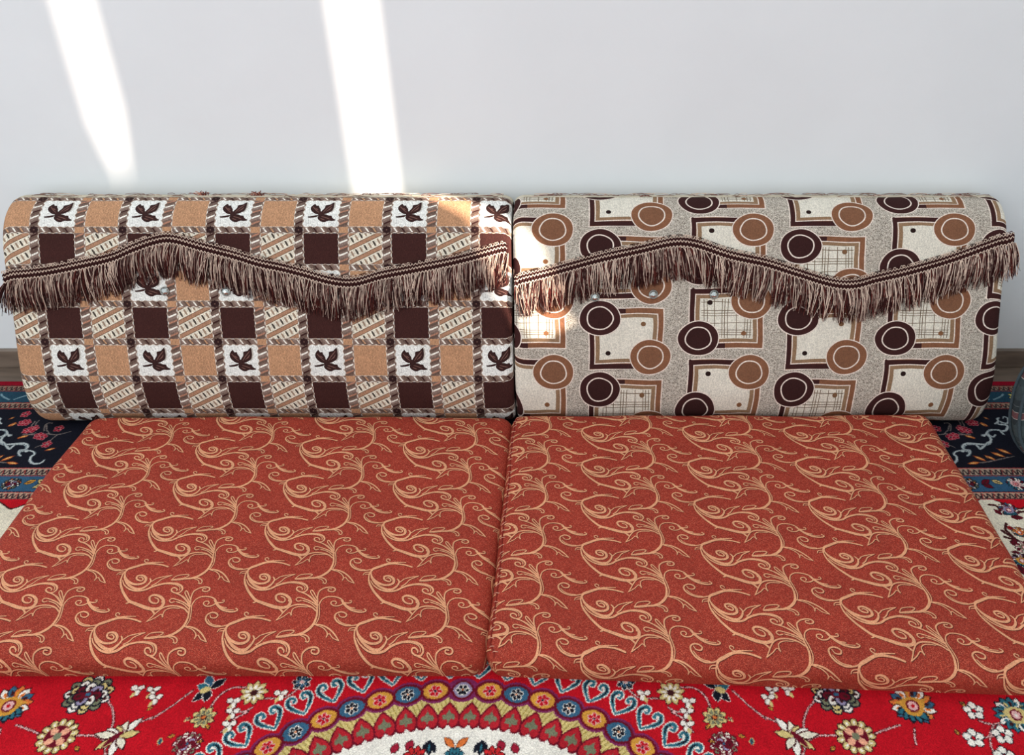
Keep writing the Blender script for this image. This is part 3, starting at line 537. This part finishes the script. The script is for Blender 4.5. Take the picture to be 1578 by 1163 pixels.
M['rug'] = mat('rug_pile', img=rug_tile(), ext='MIRROR', nscale=25, nvar=.09, bump=.8, bscale=520, bdist=.002, rough=.95, spec=.05)
M['tartan'] = mat('tartan_fabric', img=tartan_tile(), nscale=20, nvar=.08, bump=.5, bscale=600)
M['cream'] = mat('cream_backing_cloth', (198, 190, 170), nscale=45, nvar=.14, bump=.8, bscale=180, bdist=.0015)
M['dk'] = mat('dark_brown_yarn', (58, 27, 26), nscale=200, nvar=.25, bump=.6, bscale=900)
M['rd'] = mat('red_brown_yarn', (104, 48, 42), nscale=200, nvar=.2, bump=.6, bscale=900)
M['lt'] = mat('pale_yarn', (228, 204, 186), nscale=200, nvar=.12, bump=.6, bscale=900)
M['gy'] = mat('taupe_yarn', (140, 114, 104), nscale=200, nvar=.15, bump=.6, bscale=900)
M['rust'] = mat('rust_thread', (128, 42, 34), nscale=200, nvar=.2)
M['gold'] = mat('pale_seam_thread', (200, 140, 118), nscale=200, nvar=.2)
M['pipe'] = mat('teal_piping', (58, 70, 76), nscale=200, nvar=.15)
M['metal'] = mat('silver_metal', (150, 150, 146), .28, .5, metal=1.0, nvar=.03)
M['gem'] = mat('cut_glass', (186, 192, 190), .10, .9, metal=.9, nvar=.06, nscale=300, bump=.1)
M['sun_gobo'] = mat('gobo_cloth', (206, 196, 178), nscale=20, nvar=.05)
M['frame'] = mat('painted_window_frame', (225, 225, 222), .4, .4)

# ------------------------------------------------------------------ object helpers
def new_obj(name, verts, faces, mats, parent=None, uvs=None, midx=None, smooth=True):
    me = bpy.data.meshes.new(name); me.from_pydata([tuple(v) for v in verts], [], [tuple(f) for f in faces]); 
    for m in (mats if isinstance(mats, (list, tuple)) else [mats]): me.materials.append(m)
    if midx is not None: me.polygons.foreach_set('material_index', np.asarray(midx, np.int32))
    if smooth: me.polygons.foreach_set('use_smooth', np.ones(len(me.polygons), bool))
    if uvs is not None:
        ul = me.uv_layers.new(name='uv'); vi = np.empty(len(me.loops), np.int32); me.loops.foreach_get('vertex_index', vi)
        ul.data.foreach_set('uv', np.asarray(uvs, np.float32)[vi].ravel())
    me.update(); o = bpy.data.objects.new(name, me); COL.objects.link(o)
    if parent: o.parent = parent
    return o
def empty(name, label, cat, loc=(0, 0, 0), group=None):
    o = bpy.data.objects.new(name, None); COL.objects.link(o); o.location = loc; o.empty_display_size = .1
    o['label'] = label; o['category'] = cat
    if group: o['group'] = group
    return o
def child(o, root):                      # geometry is written in world coordinates; keep it there under its root
    o.parent = root; o.matrix_parent_inverse = Matrix.Translation(root.location).inverted(); return o
def box_data(x0, y0, z0, x1, y1, z1):
    v = [(x0, y0, z0), (x1, y0, z0), (x1, y1, z0), (x0, y1, z0), (x0, y0, z1), (x1, y0, z1), (x1, y1, z1), (x0, y1, z1)]
    return v, [(0, 3, 2, 1), (4, 5, 6, 7), (0, 1, 5, 4), (1, 2, 6, 5), (2, 3, 7, 6), (3, 0, 4, 7)]
def boxes(name, L, m, parent=None, bevel=0):
    V, Fc = [], []
    for b in L:
        v, f = box_data(*b); k = len(V); V += v; Fc += [tuple(i+k for i in q) for q in f]
    o = new_obj(name, V, Fc, m, parent, smooth=False)
    if bevel:
        md = o.modifiers.new('bevel', 'BEVEL'); md.width = bevel; md.segments = 2
    return o
def structure(o, label=None):
    o['kind'] = 'structure'
    if label: o['label'] = label
    return o
class Tubes:
    def __init__(s): s.V, s.F, s.M = [], [], []
    def add(s, P, r, sides=4, mi=0):
        P = np.asarray(P, float); n = len(P); T = np.gradient(P, axis=0); T /= (np.linalg.norm(T, axis=1)[:, None]+1e-12)
        up = np.array([0.0, -.7, .714]); A = np.cross(T, up); A /= (np.linalg.norm(A, axis=1)[:, None]+1e-9); B = np.cross(T, A)
        r = np.full(n, r) if np.isscalar(r) else np.interp(np.linspace(0, 1, n), np.linspace(0, 1, len(r)), r)
        b = len(s.V)
        for i in range(n):
            for k in range(sides):
                a = 2*math.pi*k/sides; s.V.append(P[i]+r[i]*(math.cos(a)*A[i]+math.sin(a)*B[i]))
        for i in range(n-1):
            for k in range(sides):
                k2 = (k+1) % sides; s.F.append((b+i*sides+k, b+i*sides+k2, b+(i+1)*sides+k2, b+(i+1)*sides+k)); s.M.append(mi)
    def build(s, name, mats, parent=None): return new_obj(name, s.V, s.F, mats, parent, midx=s.M)

# ------------------------------------------------------------------ the room
YW = 1.83; XR = 2.15
structure(boxes('wall_back', [(-3.2, YW, 0, XR+.2, YW+.15, 3.4)], M['wall']), 'plain white plastered wall behind the cushions')
fl = boxes('floor', [(-3.2, -3.2, -.06, XR+.2, YW, -.0)], M['floor']); structure(fl, 'brown stone floor showing as a strip behind the rug')
bb = structure(boxes('baseboard_back', [(-3.2, YW-.014, 0, XR, YW-.0002, .050)], M['stone'], bevel=.002), 'low brown marble skirting along the wall')
# side wall with the window opening the sun comes through
WY0, WY1, WZ0, WZ1 = -.25, 1.15, 1.238, 2.55
structure(boxes('wall_right', [(XR, -3.2, 0, XR+.16, WY0, 3.4), (XR, WY1, 0, XR+.16, YW, 3.4), (XR, WY0, 0, XR+.16, WY1, WZ0), (XR, WY0, WZ1, XR+.16, WY1, 3.4)], M['wall']))
structure(boxes('window_1', [(XR+.05, WY0, WZ1-.05, XR+.10, WY1, WZ1), (XR+.05, WY0, WZ0, XR+.10, WY0+.05, WZ1), (XR+.05, WY1-.05, WZ0, XR+.10, WY1, WZ1)], M['frame']))

# unseen cloth panels added as a gobo; their gaps shape the sun streaks
def yat(x, px=XR-.05): return YW+(x-px)/2.0      # y in the window plane that lands at x on the wall

def sun_gobo(name_y0, name_y1, label, e0=None, e1=None, xo=.05):
    V, Fc = [], []; nz, ny = 24, 40
    for i in range(nz+1):
        z = 1.13+i/nz*(2.68-1.13)
        a = e0(z) if e0 else name_y0; b = e1(z) if e1 else name_y1
        for j in range(ny+1):
            y = a+(b-a)*j/ny; w = math.sin(math.pi*j/ny)
            V.append((XR-xo+.014*math.sin(y*55)*min(1, 4*w), y, z))
    for i in range(nz):
        for j in range(ny): q = i*(ny+1)+j; Fc.append((q, q+1, q+ny+2, q+ny+1))
    o = new_obj('sun_gobo', V, Fc, M['sun_gobo'])
    md = o.modifiers.new('thick', 'SOLIDIFY'); md.thickness = .002
    o['label'] = label; o['category'] = 'sun_gobo'; o['group'] = 'unseen sun-shaping panels at the side window'
    return o
def ramp(z, a, b): return min(1, max(0, (z-a)/(b-a)))
def half1(z): q = ramp(z, 1.87, 2.05); return .0125*q*q*(3-2*q)          # the narrow gap closes towards its lower end
c1 = lambda z, px: yat(-1.002, px)+.004*math.sin((z-2.2)*3.0)
# the wide gap: edges moved near the hem to shape the sun patch
g2a = lambda z: yat(-.492-.098*(1-ramp(z, 1.42, 1.52)), XR-.02)
g2b = lambda z: yat(-.416-.064*(1-ramp(z, 1.29, 1.37)), XR-.05)
sun_gobo(WY0-.1, None, 'unseen cream gobo panel at the side window, nearest the room', e1=lambda z: c1(z, XR-.05)-half1(z))
sun_gobo(None, None, 'unseen cream gobo panel at the side window, in the middle', e0=lambda z: c1(z, XR-.02)+half1(z)-(.004 if z < 1.86 else 0), e1=g2a, xo=.02)
sun_gobo(None, WY1+.12, 'unseen cream gobo panel at the side window, nearest the corner', e0=g2b)

# ------------------------------------------------------------------ the rug
RCX, RCY = -.194, .4355
V, Fc, UV = [], [], []
nx, ny = 70, 52
hw = [-1, *np.linspace(-.9985, .9985, nx-1), 1]; hv = [-1, *np.linspace(-.998, .998, ny-1), 1]
for j, b in enumerate(hv):
    for i, a in enumerate(hw):
        edge = i in (0, nx) or j in (0, ny)
        x, y = RCX+a*HX, RCY+b*HY
        if j == ny: y += .0025*math.sin(x*9)
        V.append((x, y, .0015 if edge else .0078)); UV.append((a, b))
for j in range(ny):
    for i in range(nx): q = j*(nx+1)+i; Fc.append((q, q+1, q+nx+2, q+nx+1))
rug = new_obj('rug', V, Fc, M['rug'], uvs=UV)
rug.location = (0, 0, 0)
rug['label'] = 'red Persian rug with a round medallion and dark flowered border under the mattresses'; rug['category'] = 'rug'
ZR = .0078

# ------------------------------------------------------------------ floor mattresses
def mattress(x0, x1, y0, y1, T, label, ux, uy, ty, seed, skew=0.0, flare=0.0):
    root = empty('floor_mattress', label, 'mattress', ((x0+x1)/2, (y0+y1)/2, ZR), 'rust scroll mattresses side by side on the rug')
    r = .028; drop = T-ZR
    ext = r*math.pi/2+max(0, drop-r)
    cx0, cx1, cy0, cy1 = x0+r, x1-r, y0+r, y1-r
    def axis(a, b, n):
        return np.r_[np.linspace(a-ext, a, 11)[:-1], np.linspace(a, b, n), np.linspace(b, b+ext, 11)[1:]]
    XS, YS = axis(cx0, cx1, 90), axis(cy0, cy1, 64)
    V, UV, Fc = [], [], []
    for y in YS:
        for x in XS:
            cx, cy = min(max(x, cx0), cx1), min(max(y, cy0), cy1); dx, dy = x-cx, y-cy; L = math.hypot(dx, dy)
            px, py, pz = cx, cy, T
            if L > 1e-9:
                Lm = max(abs(dx), abs(dy)); an = min(Lm/r, math.pi/2)
                hz = r*math.sin(an)+.004*math.sin(math.pi*min(1, Lm/ext)); px += dx/L*hz; py += dy/L*hz; pz = T-r*(1-math.cos(an))-max(0, Lm-r*math.pi/2)
            # stuffing: slightly domed, lumpy top and soft wandering edges
            tx, tyy = (cx-cx0)/(cx1-cx0)*2-1, (cy-cy0)/(cy1-cy0)*2-1
            dome = .007*(1-tx**4)*(1-tyy**4)
            nn = noise.noise(Vector((x*5+seed, y*5, 0)))*.0045+noise.noise(Vector((x*16+seed, y*16, 3)))*.0016
            k = max(0, min(1, (pz-ZR)/(T-ZR))); pz += (dome+nn)*k
            if L > 1e-9: w = noise.noise(Vector((x*6+seed, y*6, 9)))*.006; px += dx/L*w*k; py += dy/L*w*k
            pz = max(pz, ZR-.0005)
            f = max(0, (y1-py)/(y1-y0)); py -= skew*(px-x0)/(x1-x0)*f*f
            px += flare*max(0, (px-(x0+x1)/2)/((x1-x0)/2))*f
            V.append((px, py, pz)); UV.append(((x-ux)/TX, (y-uy)/ty))
    nX, nY = len(XS), len(YS)
    for j in range(nY-1):
        for i in range(nX-1): q = j*nX+i; Fc.append((q, q+1, q+nX+1, q+nX))
    cov = child(new_obj('mattress_cover', V, Fc, M['scroll'], uvs=UV), root)
    rim = [j*nX for j in range(nY)]+[(nY-1)*nX+i for i in range(1, nX)]+[j*nX+nX-1 for j in range(nY-2, -1, -1)]+[i for i in range(nX-2, 0, -1)]
    BV = [V[i] for i in rim]
    child(new_obj('underside', BV, [tuple(range(len(BV)))], M['rust'], smooth=False), root)
    return root, V, nX, nY
mL, VL, nXL, nYL = mattress(-1.086, -.160, .902, 1.546, .0605, 'rust red mattress with gold scrolls lying on the rug in front of the leaf-check backrest', -.768, .9389, .1185, 3)
mR, VR_, nXR, nYR = mattress(-.1555, .755, .902, 1.548, .0640, 'rust red mattress with gold scrolls lying on the rug in front of the ring-patterned backrest', .030, 1.0043, .1144, 11, skew=.040, flare=.026)
# hand sewn closing seam along the left edge of the right mattress
def seam(V, nX, nY, root):
    i = 7; P = np.array([V[j*nX+i] for j in range(6, nY-6)]); P[:, 2] += .001
    P += np.c_[[noise.noise(Vector((k*.9, 1, 2)))*.0012 for k in range(len(P))], np.zeros(len(P)), np.zeros(len(P))]
    t = Tubes(); t.add(P, .0016, 5, 0); child(t.build('seam_cord', [M['rust']], None), root)
    t = Tubes(); rr = random.Random(4)
    S = P
    for k in range(1, len(S)-1, 2):
        p = S[k]; a = rr.uniform(-.6, .9); L = rr.uniform(.006, .011)
        t.add([p+np.array((-L*.4, -L*a*.4, -.001)), p+np.array((0, 0, .0018)), p+np.array((L, L*a, .0022))], [.0006, .0009, .0006], 4, 0)
    child(t.build('seam_stitches', [M['gold']], None), root)['kind'] = 'stuff'
seam(VR_, nXR, nYR, mR)

# ------------------------------------------------------------------ backrest cushions
PF = [(1.70, .0095), (1.66, .0085), (1.60, .0105), (1.572, .022), (1.556, .055), (1.553, .10), (1.562, .15), (1.583, .21), (1.607, .27), (1.634, .33), (1.66, .385), (1.682, .425), (1.705, .453), (1.73, .468), (1.757, .4745), (1.785, .470)]
PB = [(1.803, .455), (1.810, .42), (1.808, .33), (1.802, .20), (1.792, .09), (1.765, .03), (1.735, .012)]
LOOP = spline([*PF, *PB, PF[0]], 7)[:-1]
nF = (len(PF)-1)*7
REF = spline([(1.66, .004), (1.60, .006), (1.572, .022)], 12)
ARC0 = np.r_[0, np.cumsum(np.hypot(*np.diff(LOOP, axis=0).T))]
# arc measured so that the point (1.553, .10) sits at arc .1758
kk = int(np.argmin(np.hypot(LOOP[:nF, 0]-1.553, LOOP[:nF, 1]-.10))); ARC = ARC0-ARC0[kk]+.1757
CEN = LOOP.mean(0)
def prof(arc):                                     # arc -> point and outward normal on the front
    y = np.interp(arc, ARC[:nF+8], LOOP[:nF+8, 0]); z = np.interp(arc, ARC[:nF+8], LOOP[:nF+8, 1])
    y2 = np.interp(arc+.004, ARC[:nF+8], LOOP[:nF+8, 0]); z2 = np.interp(arc+.004, ARC[:nF+8], LOOP[:nF+8, 1])
    y1 = np.interp(arc-.004, ARC[:nF+8], LOOP[:nF+8, 0]); z1 = np.interp(arc-.004, ARC[:nF+8], LOOP[:nF+8, 1])
    ty, tz = y2-y1, z2-z1; L = math.hypot(ty, tz)+1e-9
    return y, z, -tz/L, ty/L
def backrest(x0, x1, label, fabric, uvf, trim, buttons, seed):
    root = empty('backrest_cushion', label, 'cushion', ((x0+x1)/2, 1.68, ZR), 'wide backrest cushions leaning on the wall')
    ds = [0, .0015, .005, .011, .019, .028, .038]
    XS = np.r_[[x0+d for d in ds], np.linspace(x0+.05, x1-.05, 110), [x1-d for d in ds[::-1]]]
    r = .024
    nL = len(LOOP); V, UV = [], []
    for x in XS:
        d = min(x-x0, x1-x); ins = 0 if d >= r else r-math.sqrt(max(0, r*r-(r-d)**2)); ins *= .62
        for k in range(nL):
            y, z = LOOP[k]; n = np.array(CEN)-np.array((y, z)); L = np.hypot(*n)
            y += n[0]/L*ins; z += n[1]/L*ins
            if k <= nF+7:
                s = noise.noise(Vector((x*4.2+seed, ARC[k]*5, 0)))*.005+noise.noise(Vector((x*15+seed, ARC[k]*15, 4)))*.0016
                for bx, ba, _ in buttons: s -= .007*math.exp(-((x-bx)**2+(ARC[k]-ba)**2)/.0011)
                fade = min(1, max(0, (z-.02)/.08)); y -= s*fade*.8; z += s*fade*.5
            V.append((x, y, z)); UV.append(uvf(x, ARC[k]))
    nX = len(XS)
    cut = nF-6
    FcF, FcB = [], []
    for i in range(nX-1):
        for k in range(nL):
            k2 = (k+1) % nL; q = (i*nL+k, (i+1)*nL+k, (i+1)*nL+k2, i*nL+k2)
            (FcF if k < cut else FcB).append(q)
    FcF.append(tuple(range(nL))); FcF.append(tuple((nX-1)*nL+k for k in range(nL-1, -1, -1)))
    def compact(name, F_, m):
        ids = sorted({i for f in F_ for i in f}); mp = {a: b for b, a in enumerate(ids)}
        return child(new_obj(name, [V[i] for i in ids], [tuple(mp[i] for i in f) for f in F_], m, uvs=[UV[i] for i in ids]), root)
    compact('cushion_cover', FcF, fabric); compact('back_panel', FcB, M['cream'])
    # raw seam of the backing along the top edge: wrinkled welt with loose threads
    t = Tubes(); rr = random.Random(seed)
    a_top = ARC[cut]
    def onsurf(x, arc, off):
        y, z, ny_, nz_ = prof(arc)
        d = min(x-x0, x1-x); ins = 0 if d >= r else (r-math.sqrt(max(0, r*r-(r-max(d, 0))**2)))*.62
        s = noise.noise(Vector((x*4.2+seed, arc*5, 0)))*.005+noise.noise(Vector((x*15+seed, arc*15, 4)))*.0016
        for bx, ba, _ in buttons: s -= .007*math.exp(-((x-bx)**2+(arc-ba)**2)/.0011)
        n = np.array(CEN)-np.array((y, z)); L = np.hypot(*n)
        y += n[0]/L*ins; z += n[1]/L*ins
        fade = min(1, max(0, (z-.02)/.08))
        return np.array((x, y-s*fade*.8+ny_*off, z+s*fade*.5+nz_*off))
    P = [onsurf(x, a_top+.002*noise.noise(Vector((x*9, seed, 1))), .001) for x in np.linspace(x0+.022, x1-.022, 160)]
    t.add(P, [.0012, .0020, .0010, .0022, .0012, .0018, .0011, .0020], 5, 0)
    child(t.build('top_seam', [M['cream']], None), root)
    t = Tubes()
    for k in range(110):
        x = rr.uniform(x0+.03, x1-.03); a = a_top+rr.uniform(-.003, .022); L = rr.uniform(.012, .05); dx = rr.choice((-1, 1))*L
        Q = [onsurf(min(max(x+dx*u, x0+.02), x1-.02), a+.006*noise.noise(Vector((x*50, u*3, 2)))*u*2, .0015+.002*math.sin(u*3)) for u in np.linspace(0, 1, 7)]
        t.add(Q, .0006, 3, rr.choice((0, 0, 1, 2)))
    child(t.build('loose_threads', [M['gy'], M['rd'], M['lt']], None), root)['kind'] = 'stuff'
    # woven braid heading of the fringe
    TXs = np.array([p[0] for p in trim]); TA = np.array([p[1] for p in trim])
    sp = spline(trim, 10)
    def heading(x): return np.interp(x, sp[:, 0], sp[:, 1])
    xs = np.arange(TXs[0], TXs[-1], .0011)
    def clampsurf(x, a, off):
        if x < x0+.01: p = onsurf(x0+.01, a, off); p[0] = x; p[1] += -.002; return p
        if x > x1-.01: p = onsurf(x1-.01, a, off); p[0] = x; p[1] += -.002; return p
        return onsurf(x, a, off)
    BV, BF = [], []
    rows = [(-.002, .0008), (-.001, .0030), (.004, .0042), (.010, .0042), (.0165, .0040), (.0200, .0028), (.0212, .0006)]
    xb = np.arange(TXs[0], TXs[-1]+.003, .004)
    for x in xb:
        for (u, off) in rows: BV.append(clampsurf(x, heading(x)+u, off+.0006*math.sin(x*900+u*500)))
    nr = len(rows)
    for i in range(len(xb)-1):
        for k in range(nr-1): q = i*nr+k; BF.append((q, q+nr, q+nr+1, q+1))
    child(new_obj('braid', BV, BF, M['dk']), root)
    t = Tubes()
    ph = lambda x, f: ((x/f) % 1.0)
    for u, amp, f, rad, mi in ((.0005, .0027, .0072, .00112, 0), (.0120, .0029, .0072, .00105, 0), (.0196, .0024, .0072, .00075, 0)):
        P = [clampsurf(x, heading(x)+u+amp*(2*abs(2*ph(x, f)-1)-1), .0052) for x in xs]
        t.add(P, rad, 4, mi)
    child(t.build('zigzag_cord', [M['lt']], None), root)
    t = Tubes()
    for u, f, rad in ((.0060, .0058, .0017), (.0158, .0068, .0016)):
        P = [clampsurf(x, heading(x)+u+.0020*math.sin(2*math.pi*x/f), .0050+.0012*math.cos(2*math.pi*x/f)) for x in xs[::1]]
        t.add(P, rad, 4, 0)
    for k in range(int((TXs[-1]-TXs[0])/.0048)):           # fuzzy loops on the upper edge
        x = TXs[0]+k*.0048; a = heading(x)+.0200; w = .0035
        mi = 1 if rr.random() < .55 else (2 if rr.random() < .3 else 0)
        P = [clampsurf(x+w*math.cos(q)*.8, a+.0015+(.0030+rr.uniform(0, .001))*math.sin(q), .0035+.0015*math.sin(q)) for q in np.linspace(-.4, math.pi+.4, 6)]
        t.add(P, .00095, 3, mi)
    child(t.build('yarn_loops', [M['dk'], M['lt'], M['gy']], None), root)['kind'] = 'stuff'
    # fringe threads
    t = Tubes(); X = TXs[0]; 
    while X < TXs[-1]:
        cl = rr.uniform(.004, .009); lean = rr.gauss(0, .10)+.22*noise.noise(Vector((X*7, seed, 0))); Lc = .066+.006*noise.noise(Vector((X*9, seed, 5)))
        endk = 0
        if X-TXs[0] < .04: lean += (-.25 if x0 < -1 else .1)*(1-(X-TXs[0])/.04)
        if TXs[-1]-X < .03: lean += (.15 if x1 > 0 else -.2)
        for _ in range(int(cl/.00025)):
            x = X+rr.random()*cl; a = heading(min(x, TXs[-1]))-.0005; L = Lc*rr.uniform(.74, 1.12) if rr.random() < .85 else Lc*rr.uniform(.5, .8)
            q = rr.random(); mi = 0 if q < .60 else (1 if q < .80 else (2 if q < .92 else 3))
            off0 = rr.uniform(.0012, .006) if mi < 2 else rr.uniform(.004, .0075)
            dl = lean*L+rr.gauss(0, .0045); cv = rr.gauss(0, .0028); tgt = (X+cl/2-x)*.45
            P = []
            for u in np.linspace(0, 1, 7):
                xx = x+(dl+tgt)*u+cv*math.sin(math.pi*u)
                off = off0*(1-.35*u)+.006*math.sin(math.pi*min(1, u*1.1))+rr.uniform(-.0004, .0004)
                P.append(clampsurf(xx, a-L*u, max(off, .001)))
            t.add(P, [.00075, .0007, .00045], 3, mi)
        X += cl
    fr = child(t.build('fringe', [M['dk'], M['rd'], M['lt'], M['gy']], None), root); fr['kind'] = 'stuff'
    # crystal buttons
    for bx, ba, _ in buttons:
        y, z, ny_, nz_ = prof(ba); c0 = onsurf(bx, ba, 0); nrm = Vector((0, ny_, nz_))
        qd = nrm.to_track_quat('Z', 'Y'); R_ = .0098
        def ringv(rad, h, n, ph=0): return [Vector(c0)+qd @ Vector((rad*math.cos(2*math.pi*(k+ph)/n), rad*math.sin(2*math.pi*(k+ph)/n), h)) for k in range(n)]
        n = 16; VV = []; FF = []
        for rad, h in ((R_*.8, -.001), (R_, .001), (R_, .0035), (R_*.9, .0046), (R_*.84, .0040)): VV += ringv(rad, h, n)
        for i in range(4):
            for k in range(n): FF.append((i*n+k, i*n+(k+1) % n, (i+1)*n+(k+1) % n, (i+1)*n+k))
        bt = child(new_obj('button', VV, FF, M['metal']), root)
        n = 8; VV = ringv(R_*.86, .0038, n)+ringv(R_*.62, .0066, n, .5)+ringv(R_*.30, .0082, n, 0); FF = []
        for i, s in ((0, 0), (1, 1)):
            for k in range(n):
                k2 = (k+1) % n; A0, A1 = i*n, (i+1)*n
                if i == 0: FF += [(A0+k, A0+k2, A1+k), (A0+k2, A1+k2, A1+k)]
                else: FF += [(A0+k, A1+k2, A1+k), (A0+k, A0+k2, A1+k2)]
        FF.append(tuple(2*n+k for k in range(n)))
        g = new_obj('crystal', VV, FF, M['gem'], smooth=False); g.parent = bt
    return root
ATL = [(.05, -2.95), (.1353, -2.4575), (.2186, -1.9575), (.3002, -1.4575), (.3816, -.9575), (.4579, -.4575), (.5361, .0425), (.6150, .5425), (.70, 1.05)]
def uv_leaf(x, a): return ((x+1.104)/.1844+.197, np.interp(a, [p[0] for p in ATL], [p[1] for p in ATL])+3)
ATR = [(.0, -1.31), (.1189, -.930), (.1945, -.7336), (.2699, -.498), (.3515, -.2295), (.5013, .262), (.5657, .485), (.66, .82)]
def uv_ring(x, a): return ((x-.0337)/.4204+(924.3-880)/302, np.interp(a, [p[0] for p in ATR], [p[1] for p in ATR])+3)
TL = [(-1.218, .4281), (-1.201, .4321), (-1.1343, .4389), (-1.0634, .4525), (-.9911, .4687), (-.9435, .4876), (-.895, .5037), (-.8582, .5064), (-.8019, .4916), (-.7335, .4741), (-.6813, .4579), (-.6355, .4484), (-.5884, .4362), (-.5291, .4199), (-.4814, .4172), (-.4248, .4321), (-.3533, .4457), (-.2588, .4647), (-.160, .4912)]
TR_ = [(-.1460, .4205), (-.0696, .4389), (.0245, .4647), (.1169, .4849), (.1834, .4997), (.2337, .497), (.3048, .4741), (.3815, .4579), (.4505, .4362), (.5211, .4158), (.5691, .4131), (.615, .4253), (.685, .4416), (.776, .4687), (.8452, .4943), (.897, .5131)]
bl = backrest(-1.219, -.1530, 'wide backrest cushion in brown and beige leaf-check fabric with a wavy fringe', M['leaf'], uv_leaf, TL, [(-.8855, .409, 0), (-.7572, .4083, 0)], 2)
br = backrest(-.1490, .887, 'wide backrest cushion in cream fabric with brown rings and squares', M['ring'], uv_ring, TR_, [(.0233, .3967, 0), (.1465, .4022, 0), (.2753, .4022, 0)], 17)
for o in bl.children:
    if o.name.startswith('fringe'): o['label'] = 'brown and cream thread fringe hanging from a wavy braid'
# frayed tufts of cloth on the top edge of the leaf-check backrest
t = Tubes(); rr = random.Random(9)
for tx in (-.812, -.695):
    for k in range(26):
        p = np.array((tx+rr.gauss(0, .006), 1.764, .4745)); d = np.array((rr.gauss(0, .009), rr.gauss(0, .003), rr.uniform(.002, .013)))
        t.add([p, p+d*.6+np.array((0, 0, .002)), p+d], .0009, 3, rr.choice((0, 1)))
child(t.build('frayed_tuft', [M['rd'], M['gold']], None), bl)['kind'] = 'stuff'

# ------------------------------------------------------------------ tartan cushion at the right edge
tc = empty('tartan_cushion', 'dark teal tartan cushion with piped edges standing on the rug at the right edge', 'cushion', (1.14, 1.44, ZR))
W2, H2, TH2 = .275, .168, .055
tilt = Matrix.Rotation(math.radians(-14), 4, 'X'); base = Vector((1.134, 1.405, ZR+H2*math.cos(math.radians(14))+.014))
def sup(t, k=1.0, e=2.5):
    c, s = math.cos(t), math.sin(t); return (W2*k*math.copysign(abs(c)**(2/e), c), H2*k*math.copysign(abs(s)**(2/e), s))
V, UV, Fc = [], [], []; n = 72
prf = [(0.02, -1.0), (.25, -.985), (.5, -.93), (.72, -.82), (.88, -.66), (.96, -.48), (1.0, -.30), (1.012, 0), (1.0, .30), (.96, .48), (.88, .66), (.72, .82), (.5, .93), (.25, .985), (.02, 1.0)]
for k, d in prf:
    for i in range(n):
        x, z = sup(2*math.pi*i/n, k); p = base+tilt @ Vector((x, d*TH2+.003*noise.noise(Vector((x*9, z*9, d))), z)); V.append(p); UV.append((x/.14+.3, (z+.10*x*x/.07*.4)/.082+.42+d*.1))
for a in range(len(prf)-1):
    for i in range(n): i2 = (i+1) % n; Fc.append((a*n+i, a*n+i2, (a+1)*n+i2, (a+1)*n+i))
Fc.append(tuple(range(n))[::-1]); Fc.append(tuple((len(prf)-1)*n+i for i in range(n)))
child(new_obj('cushion_cover', V, Fc, M['tartan'], uvs=UV), tc)
for d in (-.36, .36):
    t = Tubes(); P = []
    for i in range(n+1):
        x, z = sup(2*math.pi*i/n, 1.005); P.append(base+tilt @ Vector((x, d*TH2, z)))
    t.add(P, .0035, 6, 0); child(t.build('piping', [M['pipe']], None), tc)
